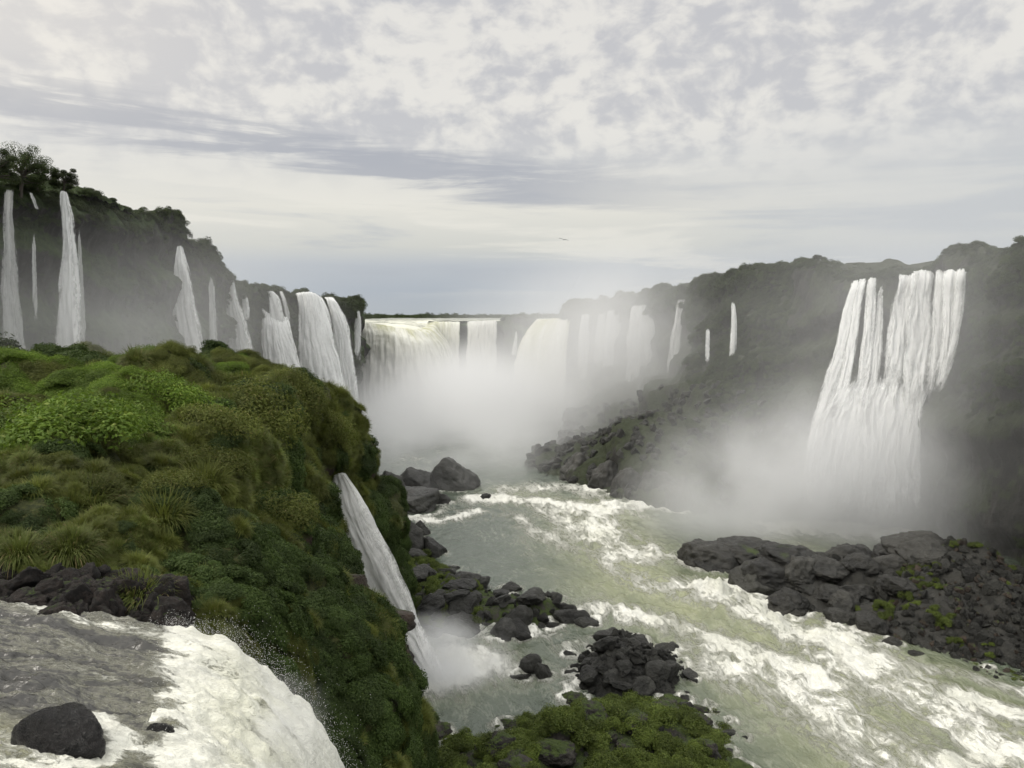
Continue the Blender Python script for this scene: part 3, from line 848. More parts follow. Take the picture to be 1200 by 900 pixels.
B_moss = boulders(M_rock_moss, 'mossy boulder', 5, 300, planes=14, round_=0.5, rough=0.10)
B_brown = boulders(M_rock_brown, 'brown boulder', 4, 400, planes=12)
BR = np.random.default_rng(77)
SHORE = []

def rock_at(me, p, sx, sy, sz, label, group=None, name='boulder', sink=0.35, cat='boulder', rot=True):
    o = link(name, me, label=label, cat=cat, group=group)
    o.location = (p[0], p[1], p[2] + sz * (1 - 2 * sink) * 0.5)
    o.scale = (sx, sy, sz)
    if p[2] < 0.7 and p[1] > 50: SHORE.append((p[0], p[1], (sx + sy) / 2))
    o.rotation_euler = (BR.uniform(-.25, .25), BR.uniform(-.25, .25), BR.uniform(0, 6.28) if rot else BR.uniform(-.3, .3))
    return o

def rock_px(me, u, v, w, h, label, z=0.0, **k):
    "boulder whose waterline is at pixel (u, v), w x h pixels large"
    p = W(u, v, z); s = p[1] / F
    return rock_at(me, p + np.array([0, w * s * 0.3, 0]), w * s * 0.5, w * s * 0.5, h * s * 0.72, label, rot=False, **k)

# large boulders at the upper left of the river
G1 = 'large boulders on the left shore below the mist'
rock_px(B_dark[0], 527, 574, 62, 40, 'tall grey pointed boulder of the left shore group, just below the mist')
rock_px(B_dark[1], 490, 578, 60, 42, 'pale-topped sloping boulder left of the tall pointed one below the mist')
rock_px(B_dark[2], 455, 585, 45, 34, 'dark boulder against the foot of the green cliff below the mist')
rock_px(B_dark[3], 480, 603, 75, 34, 'broad flat dark boulder in front of the two peaked boulders')
rock_px(B_dark[4], 517, 592, 26, 16, 'small boulder lapped by foam at the foot of the tall pointed one')
rock_px(B_dark[5], 569, 585, 12, 9, 'tiny lone rock in the open water right of the peaked boulders')
rock_px(B_dark[6], 507, 652, 34, 28, 'rounded boulder at the water edge midway down the left shore')
rock_px(B_dark[2], 478, 650, 42, 40, 'dark boulder leaning on the cliff foot behind the rounded shore boulder')
rock_px(B_dark[0], 492, 628, 22, 18, 'small dark boulder in the gap between the two groups on the left shore')
# three rocks in the backwater
rock_px(B_dark[5], 622, 790, 28, 26, 'left one of the pair of angular rocks standing in the backwater')
rock_px(B_dark[1], 638, 798, 26, 30, 'right one of the pair of angular rocks standing in the backwater')
rock_px(B_dark[3], 612, 799, 26, 9, 'flat wet rock slab just breaking the surface of the backwater')
rock_px(B_haze[1], 764, 586, 14, 7, 'small rock awash in foam under the misty right bank')

# mounds that carry the banks
def mound(name, foot, zmax, mat, label, seed, cat='rock outcrop', n=70, kind=None):
    "low rocky mass over a polygon given by photo pixels at water level"
    q = np.array([W(a, b)[:2] for a, b in foot])
    lo, hi = q.min(0) - 3, q.max(0) + 3
    m = int(n * (hi[1] - lo[1]) / max(hi[0] - lo[0], 1)); m = min(max(m, 30), 220); nn = max(n, 30)
    X_, Y_ = np.meshgrid(np.linspace(lo[0], hi[0], nn), np.linspace(lo[1], hi[1], m), indexing='ij')
    inside = np.zeros(X_.shape, bool); d = np.full(X_.shape, 1e9)
    for a, b in zip(q, np.roll(q, -1, 0)):
        c = ((a[1] > Y_) != (b[1] > Y_)) & (X_ < (b[0] - a[0]) * (Y_ - a[1]) / (b[1] - a[1] + 1e-9) + a[0])
        inside ^= c
        ab = b - a; tt = np.clip(((X_ - a[0]) * ab[0] + (Y_ - a[1]) * ab[1]) / (ab ** 2).sum(), 0, 1)
        d = np.minimum(d, np.hypot(X_ - a[0] - tt * ab[0], Y_ - a[1] - tt * ab[1]))
    sd_ = np.where(inside, d, -d)
    pz = np.stack([X_, Y_, X_ * 0 + seed], -1)
    z = -1.5 + (zmax + 1.5) * smooth(-1.5, max(2.5, d[inside].max() * 0.75), sd_) * (0.75 + 0.5 * fbm(pz * 0.09, 3)) + 0.9 * ridged(pz * 0.25, 4) * smooth(-1, 3, sd_)
    g = np.stack([X_, Y_, z], -1)
    kw = dict(kind=kind) if kind else dict(label=label, cat=cat)
    o = link(name, new_mesh(name, g.reshape(-1, 3), grid_faces(*g.shape[:2]), mat), **kw)
    return g, sd_, q

def heap(g, sd_, meshes, n, smin, smax, label, group, seed, cond=None, dup_small=0.5, flat=0.8):
    r = np.random.default_rng(seed)
    ok_ = np.argwhere((sd_ > -0.6) & (cond(g) if cond else True))
    for k in range(n):
        i, j = ok_[r.integers(len(ok_))]
        p = g[i, j].copy(); p[2] = max(p[2], -0.2)
        s = smin + (smax - smin) * r.uniform() ** 2
        rock_at(meshes[r.integers(len(meshes))], p, s, s * r.uniform(0.7, 1.2), s * r.uniform(0.6, 1.0) * flat, label, group, sink=0.3)

# left point of land
gA, sA, _ = mound('rock_outcrop', [(455,745),(500,747),(560,744),(620,742),(668,738),(692,728),(690,712),(655,700),(620,692),(580,688),(540,672),(505,650),(470,630),(455,640)], 2.6, M_rock_moss,
   'low dark rocky point with green patches below the left cliff', 3, n=120)
heap(gA, sA, B_dark, 50, 0.8, 3.0, 'dark wet boulder on the rocky point below the left cliff', 'boulders on the rocky point', 31)
r_ = np.random.default_rng(5)
def veg_on(g, sd_, n, smin, smax, kindcol, nk, label, cond, seed, name='undergrowth'):
    r = np.random.default_rng(seed)
    ok_ = np.argwhere(cond(g, sd_)); k = ok_[r.integers(len(ok_), size=n)]
    p = g[k[:, 0], k[:, 1]]
    s = r.uniform(smin, smax, n)
    return scatter(name, p, np.stack([r.uniform(-.3, .3, n), r.uniform(-.3, .3, n), r.uniform(0, 6, n)], 1), np.stack([s, s, s * r.uniform(.7, 1.3, n)], 1), r.integers(0, nk, n), kindcol, label)
C_moss = kinds('moss kind', ME_moss)
px_ = W(560, 700)[0]
veg_on(gA, sA, 240, 0.5, 1.5, C_moss, 3, 'low green growth on the landward half of the rocky point', lambda g, s: (s > 0.5) & (g[..., 0] < px_ + 2 * fbm(g * 0.3, 2)), 3)

# rubble islet in mid river
gB, sB, _ = mound('rock_outcrop', [(662,790),(668,770),(690,752),(700,742),(725,745),(775,758),(800,770),(808,800),(820,835),(700,835),(670,815)], 2.2, M_rock, 'low base of the dark rubble islet in mid river', 8, n=90)
heap(gB, sB, B_dark, 80, 0.6, 1.8, 'small angular black boulder in the loose pile on the mid-river islet', 'boulders of the mid-river rubble islet', 32)
# mossy islet at the bottom
gC, sC, _ = mound('rock_outcrop', [(480,960),(490,890),(510,862),(560,858),(590,835),(640,828),(700,815),(760,815),(820,822),(862,838),(868,880),(875,960),(860,1050),(480,1050)], 3.6, M_rock_moss, 'moss-covered islet at the bottom of the gorge with rounded green cushions', 11, n=130)
heap(gC, sC, B_moss, 40, 1.0, 2.6, 'rounded boulder under green moss on the lowest islet', 'mossy boulders of the lowest islet', 33, cond=lambda g: g[..., 1] > 60)
xe = W(850, 870)[0]
heap(gC, sC, B_dark, 12, 0.6, 1.3, 'bare dark boulder at the right tip of the mossy islet', 'bare boulders at the tip of the mossy islet', 34, cond=lambda g: (g[..., 0] > xe - 2) & (sC < 3) & (g[..., 1] > 70))
heap(gC, sC, B_dark, 12, 0.5, 1.2, 'bare dark boulder at the left end of the mossy islet', 'bare boulders at the left end of the mossy islet', 35, cond=lambda g: (g[..., 0] < W(540, 880)[0]) & (g[..., 1] > 66))
veg_on(gC, sC, 420, 0.8, 1.7, C_moss, 3, 'rounded green moss cushions covering the lowest islet', lambda g, s: (s > 1.2) & (g[..., 1] > 58) & (fbm(g * 0.25, 2) > -0.25), 4)

# right bank outcrop
gD, sD, _ = mound('rock_outcrop', [(812,652),(835,672),(870,700),(930,725),(1000,748),(1060,768),(1130,790),(1200,812),(1300,850),(1450,900),(1500,760),(1300,690),(1200,668),(1090,652),(1000,652),(900,645),(850,640)], 6.0, M_rock_haze, 'long grey rocky ridge of the right bank between river and plunge pool', 14, n=200)
heap(gD, sD, B_haze, 46, 2.4, 6.0, 'big rounded grey boulder on the ridge of the right bank', 'big boulders on the right bank ridge', 36, cond=lambda g: (project(g)[0] < 1090) & (sD > 1))
heap(gD, sD, B_haze + B_dark, 40, 0.5, 1.8, 'small dark boulder strewn along the water edge of the right bank', 'small boulders along the right bank', 37, cond=lambda g: (sD < 6))
rock_px(B_haze[0], 842, 664, 62, 36, 'rounded grey boulder at the upstream tip of the right bank ridge')
rock_px(B_haze[2], 890, 660, 44, 30, 'domed grey boulder second from the upstream tip of the right bank')
rock_px(B_haze[3], 1000, 672, 64, 44, 'high rounded grey boulder in the middle of the right bank ridge')
rock_px(B_dark[2], 885, 695, 60, 34, 'dark wet boulder breaking the white wave at the right bank')
rock_px(B_haze[1], 950, 675, 60, 34, 'broad grey boulder between the domed and the high boulder of the right bank')
C_rub = kinds('stone kind', [B_dark[0], B_dark[3], B_haze[1], B_brown[0]])
def pebbles(g, sd_, n, smin, smax, label, seed, name='rubble'):
    r = np.random.default_rng(seed)
    ok_ = np.argwhere(sd_ > -0.8); k = ok_[r.integers(len(ok_), size=n)]
    p = g[k[:, 0], k[:, 1]] + r.normal(size=(n, 3)) * [0.3, 0.3, 0.05]; s = smin + (smax - smin) * r.uniform(0, 1, n) ** 2
    scatter(name, p, r.uniform(0, 6, (n, 3)), np.stack([s, s, s * .7], 1), r.integers(0, 2, n), C_rub, label)
pebbles(gA, sA, 500, 0.25, 1.0, 'small broken rocks filling the gaps on the left rocky point', 61)
pebbles(gB, sB, 600, 0.2, 0.8, 'small broken rocks filling the gaps of the mid-river rubble islet', 62)
pebbles(gC, sC, 300, 0.2, 0.6, 'small broken rocks round the foot of the mossy islet', 63)
pebbles(gD, sD, 500, 0.3, 1.2, 'broken rocks covering the ridge of the right bank', 64)
r = np.random.default_rng(6)
ug, vg = project(gD)
ok_ = np.argwhere((ug > 1040) & (ug < 1260) & (sD > 1)); k = ok_[r.integers(len(ok_), size=1500)]
p = gD[k[:, 0], k[:, 1]] + r.normal(size=(1500, 3)) * [0.4, 0.4, 0.05]; s = r.uniform(0.2, 0.75, 1500)
scatter('rubble', p, r.uniform(0, 6, (1500, 3)), np.stack([s, s, s * .7], 1), r.integers(0, 4, 1500), C_rub, 'broken stones strewn over the slope at the foot of the right cliff')
veg_on(gD, sD, 220, 0.4, 1.3, C_moss, 3, 'yellow-green moss patches on the right bank ridge', lambda g, s: (s > 2) & (project(g)[0] > 1000) & (project(g)[0] < 1260) & (fbm(g * 0.12 + 7, 3) > 0.12), 9)

# tumbled blocks on the misty slope upstream of the great right fall
_cj = np.meshgrid(np.linspace(0, 1, G_right.shape[0]), np.linspace(0, 9, G_right.shape[1]), indexing='ij')[1]
_u, _v = project(G_right)
_n = 900; _r = np.random.default_rng(44)
_p, _ = surf_sample(G_right, N_right, _n, ((_cj > 5.6) & (_cj < 8.4) & (_u > 615) & (_u < 900) & (_v > 440)).astype(float), 44)
_s = 1.3 + 6.0 * _r.uniform(0, 1, _n) ** 2.5
scatter('rubble', _p, _r.uniform(0, 6, (_n, 3)), np.stack([_s, _s, _s * .8], 1), _r.integers(0, 3, _n), C_rub, 'tumbled grey blocks on the misty slope below the right wall')
# misty rocks on the far right shore
for i, (u, v, w, h) in enumerate([(650,552,40,22),(680,563,46,34),(712,575,50,44),(742,582,50,50),(770,592,46,52),(796,600,36,56)]):
    rock_px(B_haze[i % 5], u, v, w, h, 'misty grey boulder in the row below the right slope', group='misty boulders below the right slope')

# shelf at the foot of the left cliff and ledges
def ledge(me, u, v, d, w, h, dpt, label, name='boulder', **k):
    k.setdefault('cat', 'boulder')
    p = P(u, v, d); s = d / F
    return rock_at(me, p, w * s * .5, dpt, h * s * .5, label, sink=0.5, rot=False, name=name, **k)
ledge(B_haze[0], 245, 440, 150, 110, 44, 10, 'long dark rock shelf at the foot of the left cliff behind the hill', cat='rock shelf', name='rock_shelf')
ledge(B_haze[3], 305, 452, 185, 60, 40, 8, 'dark rock hump under the foot of the notch waterfall', cat='rock')
# brown ledge at the small waterfall
ledge(B_brown[2], 440, 724, 43, 84, 44, 1.9, 'flat-topped reddish brown ledge beside the small waterfall')
ledge(B_brown[2], 412, 688, 44, 34, 44, 1.2, 'upright dark block standing on the brown ledge beside the small waterfall')
ledge(B_brown[1], 458, 768, 45, 56, 70, 1.6, 'brown boulder jutting from the cliff just under the flat-topped ledge')
kb = np.argwhere((rr_ < 1.35) & (cc_ < 2.7) & (pu > -20) & (pu < 240))
C_bank = kinds('bank stone', boulders(M_rock_bank, 'bank stone', 3, 600, planes=12, rough=0.09))
_r = np.random.default_rng(45); kk = kb[_r.integers(len(kb), size=420)]
_s = 0.08 + 0.42 * _r.uniform(0, 1, 420) ** 2.5
scatter('rubble', G[kk[:, 0], kk[:, 1]], _r.uniform(0, 6, (420, 3)), np.stack([_s, _s, _s * .7], 1), _r.integers(0, 3, 420), C_bank, 'dark brown broken rock of the bank between the tussocks and the rapids')

def ROCKFOAM(X_, Y_):
    "white collars where the boulders stand in the current"
    f = np.zeros_like(X_); x0, y0 = X_[0, 0], Y_[0, 0]; dx, dy = X_[1, 0] - x0, Y_[0, 1] - y0
    rr2 = np.random.default_rng(8)
    for (px2, py2, s2) in SHORE:
        i0, i1 = int((px2 - s2 * 2.5 - x0) / dx), int((px2 + s2 * 2.5 - x0) / dx) + 1
        j0, j1 = int((py2 - s2 * 2.5 - y0) / dy), int((py2 + s2 * 2.5 - y0) / dy) + 1
        i0, j0 = max(i0, 0), max(j0, 0)
        if i1 <= i0 or j1 <= j0: continue
        d = np.hypot(X_[i0:i1, j0:j1] - px2, Y_[i0:i1, j0:j1] - py2)
        f[i0:i1, j0:j1] = np.maximum(f[i0:i1, j0:j1], rr2.uniform(0.25, 0.6) * np.exp(-((d - s2 * 1.0) / (0.35 + 0.15 * s2)) ** 2))
    return f

# ------------------------------------------------------------------ river
xs = np.arange(-62, 125, 0.45); ys = np.arange(58, 445, 0.55)
XX, YY = np.meshgrid(xs, ys, indexing='ij')
pr = np.stack([XX, YY, XX * 0], -1)
ur, vr = project(pr)
def stroke(pts, wid, val):
    "foam along a line given by photo pixels on the water; width in metres"
    q = np.array([W(a, b)[:2] for a, b in pts])
    d = np.full(XX.shape, 1e9)
    for a, b in zip(q[:-1], q[1:]):
        ab = b - a; L2 = (ab ** 2).sum()
        tt = np.clip(((XX - a[0]) * ab[0] + (YY - a[1]) * ab[1]) / L2, 0, 1)
        d = np.minimum(d, np.hypot(XX - a[0] - tt * ab[0], YY - a[1] - tt * ab[1]))
    return val * np.exp(-(d / wid) ** 2)
foam = np.zeros_like(XX)
for pts_, w_, v_ in [
    ([(560,585),(620,588),(700,598),(745,592)], 5, 0.8),
    ([(600,575),(660,570),(700,580)], 6, 0.5),
    ([(660,600),(700,625),(735,650)], 8, 0.75),
    ([(700,600),(740,590)], 6, 0.75),
    ([(600,605),(660,640),(740,680),(790,700)], 4, 0.45),
    ([(480,610),(520,612),(560,600)], 2.5, 0.7),
    ([(690,715),(760,728),(830,750),(900,775),(960,800)], 4, 0.85),
    ([(830,760),(900,800),(980,850),(1040,880)], 8, 0.62),
    ([(820,690),(860,705),(900,730),(960,750),(1010,775)], 5, 0.95),
    ([(960,760),(1040,800),(1120,850),(1200,900)], 6, 0.62),
    ([(870,850),(950,870),(1020,905)], 3, 0.55),
    ([(1130,820),(1200,845)], 3.0, 0.85),
    ([(1110,900),(1200,885)], 3.0, 0.8),
    ([(1070,780),(1200,815)], 2.0, 0.5),
    ([(495,795),(520,788),(550,778)], 6, 1.1),
    ([(545,775),(600,745),(640,745)], 3, 0.35),
    ([(930,620),(1010,622),(1080,628)], 6, 0.9),
    ([(660,760),(700,750)], 2, 0.4),
    ]:
    foam = np.maximum(foam, stroke(pts_, w_, v_))
murk = np.zeros_like(XX)
for pts_, w_, v_ in [([(700,600),(740,680),(800,720),(900,780),(1000,850),(1100,920)], 12, 1.0), ([(820,700),(1000,780),(1200,880)], 12, 1.0), ([(1000,620),(900,640)], 12, 0.5), ([(520,785),(560,775)], 8, 0.5), ([(600,580),(700,600)], 9, 0.5)]:
    murk = np.maximum(murk, stroke(pts_, w_, v_))
calm = stroke([(870,880),(930,930),(960,1000)], 6, 1.0) + stroke([(560,700),(600,680),(660,690)], 10, 0.7)
foam = foam * (1 - np.clip(calm, 0, 1))
foam = foam * np.clip(0.90 + 0.36 * fbm(np.stack([XX * 0.16, YY * 0.09, XX * 0 + 13], -1), 4), 0.4, 1.15)
foam = foam + ROCKFOAM(XX, YY)
foam = foam + 0.10 * fbm(np.stack([XX * 0.08, YY * 0.05, XX * 0 + 3], -1), 3)
th = math.radians(-15)
fx = XX * math.cos(th) + YY * math.sin(th); fy = -XX * math.sin(th) + YY * math.cos(th)
w1 = ridged(np.stack([fx * 0.16, fy * 0.09, XX * 0], -1) + fbm(np.stack([XX * 0.05, YY * 0.05, XX * 0 + 9], -1), 2)[..., None] * 0.8, 4)
w2 = fbm(np.stack([fx * 0.5, fy * 0.4, XX * 0 + 2], -1), 4)
act = 0.25 + np.clip(foam + murk * 0.35, 0, 1.2)
zz = act * (w1 * 0.85 + w2 * 0.55)
# standing waves where the current hits the right bank
for (a, b, hgt, wd) in [(835,700,1.8,3.0),(865,715,1.4,2.6),(900,735,1.0,2.5),(960,765,0.9,2.6),(720,722,0.7,3)]:
    c = W(a, b); zz += hgt * np.exp(-((XX - c[0]) ** 2 + (YY - c[1]) ** 2) / wd ** 2) * (1 + 0.5 * w2)
gr = np.stack([XX, YY, zz], -1)
link('river', new_mesh('river', gr.reshape(-1, 3), grid_faces(*gr.shape[:2]), M_river, attrs={'foam': np.clip(foam, 0, 1.3), 'murk': murk}), kind='structure')

# ------------------------------------------------------------------ rapids in the foreground
xs = np.arange(-17, -0.8, 0.035); ys = np.arange(7.2, 16.6, 0.04)
XX, YY = np.meshgrid(xs, ys, indexing='ij')
xp = XX * 15.5 / YY
zk = np.interp(xp, [-30, -16, -11, -9.5, -8.6, -7.6, -6.6, -5.7, -4.9, -4.2, -3.7, -3.3, -2.8, -2.0, -1.0], [-5.5, -5.7, -5.95, -6.1, -6.3, -6.42, -6.6, -6.95, -7.6, -8.4, -9.3, -10.4, -12.2, -16, -24])
foamN = smooth(-7.9, -6.3, xp + 0.9 * fbm(np.stack([XX * .5, YY * .7, XX * 0], -1), 3) + (12.5 - YY) * 0.12)
foamN = foamN * (0.74 + 0.22 * fbm(np.stack([XX * .9, YY * .6, XX * 0 + 4], -1), 3) + 0.14) + 0.18 * smooth(-12, -8, xp) * (fbm(np.stack([XX * .35, YY * 1.1, XX * 0 + 8], -1), 3) > 0.05)
low_l = smooth(11.6, 10.4, YY) * smooth(-5.0, -6.5, XX)
foamN = np.maximum(foamN, 0.5 * low_l)
for (a_u, a_v, a_d, a_r) in ((72, 866, 10.8, 0.75), (186, 862, 11.6, 0.5)):
    c_ = P(a_u, a_v, a_d); dd_ = np.hypot((XX - c_[0]), (YY - c_[1]) * 0.9); foamN = np.maximum(foamN, 0.7 * np.exp(-((dd_ - a_r) / 0.22) ** 2) * (XX > c_[0] - 0.3))
foamN = np.maximum(foamN, 0.55 * np.exp(-((YY - 15.6 - 0.25 * np.sin(XX)) / 0.35) ** 2) * smooth(-12, -9, xp))
sfl = np.stack([XX * 0.55, YY * 1.3, XX * 0 + 1], -1)
rough_ = 0.20 - 0.02 * smooth(-8.5, -5.5, xp)
zw = rough_ * (ridged(sfl, 4) * 0.35 + fbm(sfl * 2.6, 5, gain=0.62) * 0.55) - 0.12
# white water boils away from the rock
zw += 0.22 * smooth(-7.2, -5.8, xp) * fbm(np.stack([xp * 0.55, YY * 1.7, XX * 0 + 6], -1), 4)
zw += 0.12 * smooth(-6.5, -5, xp) * np.abs(fbm(np.stack([XX * 1.4, YY * 1.4, zk * 1.0], -1), 4))
edge_f = smooth(16.5, 15.9, YY + 0.3 * fbm(np.stack([XX, YY, XX * 0], -1), 3))
gF = np.stack([XX, YY, CAMZ + zk + zw - (1 - edge_f) * 0.7], -1)
murkN = np.exp(-((xp + 5.6) / 1.1) ** 2 - ((YY - 12.2) / 1.6) ** 2) * 1.0 + 0.35 * low_l
murkN = murkN + 0.9 * smooth(-7.2, -6.0, xp) * np.clip(fbm(np.stack([xp * 0.45, YY * 1.2, XX * 0 + 15], -1), 3) + 0.15, 0, 1)
foamN = foamN - 0.22 * smooth(-7.2, -6.0, xp) * np.clip(fbm(np.stack([xp * 0.45, YY * 1.2, XX * 0 + 15], -1), 3) + 0.1, 0, 1)
link('rapids', new_mesh('rapids', gF.reshape(-1, 3), grid_faces(*gF.shape[:2]), M_rapids, attrs={'foam': np.clip(foamN, 0, 1), 'murk': np.clip(murkN, 0, 1)}), kind='structure')
def near_rock(u, v, d, w, h, label, me):
    p = P(u, v, d); s = d / F
    o = rock_at(me, p, w * s * .5, w * s * .45, h * s * .55, label, sink=0.5, rot=False); return o
B_near = boulders(M_rock_near, 'near wet boulder', 3, 500, planes=12, round_=0.55, rough=0.05)
near_rock(72, 866, 10.8, 112, 62, 'broad black wet boulder parting the rapids at the lower left', B_near[0])
near_rock(186, 864, 11.6, 46, 30, 'small dark wet rock in the rapids right of the broad boulder', B_near[1])

# ------------------------------------------------------------------ waterfalls
def fall(curves, mat, label, bulge=1.0, seed=0, na=24, nd=40, amp=0.5, layers=1, sx=0.35, soft_top=0.04, soft_end=0.12, name='waterfall', parent=None):
    "curves: from one side of the fall to the other, each a list of (u, v, d) from lip to foot"
    ctrl = [[P(*q) for q in c] for c in curves]
    g = net(ctrl, na, nd)
    n = normals(g)
    # face the camera side
    view = g - np.array([0, 0, CAMZ])
    if (n * view).sum(-1).mean() > 0: n = -n
    A, D = g.shape[:2]
    s = np.linspace(0, 1, A)[:, None] * np.ones((1, D)); tdn = np.linspace(0, 1, D)[None, :] * np.ones((A, 1))
    wd = np.linalg.norm(g[-1] - g[0], axis=-1)
    across = s * wd.mean() + seed * 31.7
    dl = np.concatenate([np.zeros((A, 1)), np.cumsum(np.linalg.norm(np.diff(g, axis=1), axis=-1), axis=1)], 1)
    q = np.stack([across * sx * 2, dl * 0.045, across * 0 + seed], -1)
    # the rim of each sheet wanders as the water tears loose
    wdir = (g[-1] - g[0]); wdir = wdir / (np.linalg.norm(wdir, axis=-1, keepdims=True) + 1e-9)
    lat = fbm(np.stack([s * 3.0 + seed * 5.1, dl * 0.10, across * 0], -1), 4) * 0.09 * min(wd.mean(), 7.0) * smooth(0.02, 0.3, tdn)
    g = g + wdir[None] * lat[..., None]
    disp = amp * (0.55 * fbm(q, 4) + 0.6 * fbm(np.stack([across * sx * 7, dl * 0.16, across * 0 + seed], -1), 5)) * (0.35 + 0.65 * tdn)
    prof = np.sqrt(np.clip(1 - (2 * s - 1) ** 2, 0, 1))
    ed = np.clip(np.minimum(s, 1 - s) * max(wd.mean(), 0.5) / min(max(wd.mean() * 0.38, 0.25), 1.5), 0, 1)
    ed = ed * smooth(-0.02, soft_top, tdn) * smooth(1.04, 1 - soft_end, tdn)
    g2 = g + n * (disp + bulge * prof * smooth(0, 0.25, tdn) - 0.15)[..., None]
    # a second, torn sheet of spray hangs a little in front of the body of the water
    q2 = np.stack([across * sx * 5 + 50, dl * 0.12, across * 0 + seed], -1)
    g3 = g + n * (disp + bulge * prof * smooth(0, 0.25, tdn) + (0.15 + bulge * 0.35 * tdn) * (1 + 0.8 * fbm(q2, 4)))[..., None]
    f2 = grid_faces(A, D)
    me = new_mesh('waterfall', np.concatenate([g2.reshape(-1, 3), g3.reshape(-1, 3)]), np.concatenate([f2, f2 + A * D]), mat,
                  uv=np.concatenate([np.stack([across, dl], -1).reshape(-1, 2), np.stack([across + 333.3, dl * 0.9], -1).reshape(-1, 2)]),
                  attrs={'edge': np.concatenate([ed.ravel(), (ed * 0.72 - 0.05 * (1 - tdn)).ravel()]), 'down': np.concatenate([tdn.ravel(), tdn.ravel()])})
    if parent is not None: return link(name, me, parent, loc=-parent.location)
    return link('waterfall', me, label=label, cat='waterfall')

# left cliff
fall([[(3,222,119),(1,300,119),(-4,460,118)],[(17,219,118.5),(24,300,118),(42,460,117.5)]], M_fall_thin, 'wide thin veil waterfall at the far left edge of the left cliff', 0.4, 1)
fall([[(34,226,121.5),(37,234,121),(42,246,121)],[(38,225,121.5),(42,233,121),(47,247,121)]], M_fall_thin, 'tiny white trickle spilling over the rim between the two left falls', 0.2, 2, 8, 12, 0.15)
fall([[(37,262,123),(38,310,122),(35,400,122)],[(42,262,123),(44,310,122),(49,400,122)]], M_fall_thin, 'faint thread of water on the dark wall between the two left falls', 0.2, 3, 8, 20, 0.2, soft_top=0.4, soft_end=0.5)
fall([[(70,224,129),(72,236,128),(73,300,127),(58,460,126)],[(78,224,129),(83,240,128),(92,300,127),(102,460,126)]], M_fall, 'slender white waterfall dropping straight from the rim of the left cliff', 0.6, 4)
fall([[(90,262,130),(92,320,129),(92,440,128)],[(94,262,130),(99,320,129),(106,440,128)]], M_fall_thin, 'faint strand of water just right of the slender white fall', 0.3, 5, 8, 20, 0.2, soft_top=0.3, soft_end=0.4)
fall([[(207,288,160),(203,320,160),(199,360,161),(202,460,162)],[(214,288,160),(224,320,160),(234,360,160),(255,460,161)]], M_fall, 'white waterfall fanning out on the end of the tall green cliff block', 0.9, 6)
fall([[(244,316,174),(243,370,174),(242,460,174)],[(250,313,174),(256,360,174),(260,460,174)]], M_fall_thin, 'pale ghostly strand on the corner of the tall green cliff block', 0.4, 7, 10, 24, 0.3, soft_top=0.25)
fall([[(265,318,190),(266,380,191),(269,470,192)],[(272,320,190),(289,375,190),(316,470,192)]], M_fall, 'narrow white waterfall in the notch behind the tall cliff block', 0.9, 8)
fall([[(279,338,217),(283,352,217),(285,380,217)],[(284,338,217),(291,352,217),(294,380,217)]], M_fall, 'short thin strand beside the notch waterfall', 0.3, 9, 8, 16, 0.2, soft_top=0.12, soft_end=0.4)
fall([[(311,341,238),(314,352,237),(317,378,237)],[(321,341,238),(330,352,237),(335,380,237)]], M_fall, 'upper threads feeding the stepped waterfall', 0.4, 10, 12, 16, 0.3)
fall([[(306,360,237),(307,400,236),(311,475,235)],[(318,368,237),(325,405,235),(336,475,233)],[(339,372,238),(347,405,237),(358,475,236)]], M_fall, 'stepped waterfall bursting from half way up the brown cliff', 1.2, 11)
fall([[(326,341,243),(330,355,242),(334,376,242)],[(332,341,243),(338,355,242),(342,376,242)]], M_fall_thin, 'second thin thread above the stepped waterfall', 0.3, 12, 8, 16, 0.2)
fall([[(345,344,257),(348,352,256),(350,400,255),(354,490,254)],[(358,344,257),(364,352,256),(372,400,254),(386,490,252)],[(369,345,259),(378,356,258),(392,400,257),(416,490,256)]], M_fall, 'broad smooth waterfall in the middle of the lower left cliff', 1.2, 13)
fall([[(371,347,280),(377,365,279),(384,400,279)],[(377,347,280),(386,365,279),(392,400,279)]], M_fall, 'short strand between the broad smooth fall and the next one', 0.3, 14, 8, 16, 0.2, soft_top=0.12, soft_end=0.4)
fall([[(379,348,290),(384,358,289),(390,400,288),(400,550,286)],[(391,348,290),(400,362,289),(412,400,288),(430,550,286)]], M_fall, 'long curved waterfall nearest the dark cliff end', 1.0, 15)
fall([[(417,362,322),(415,390,322),(413,425,322)],[(422,362,322),(424,385,322),(423,425,322)]], M_fall, 'thin white strand on the very end of the dark left cliff', 0.4, 16, 8, 16, 0.3, soft_top=0.12, soft_end=0.4)

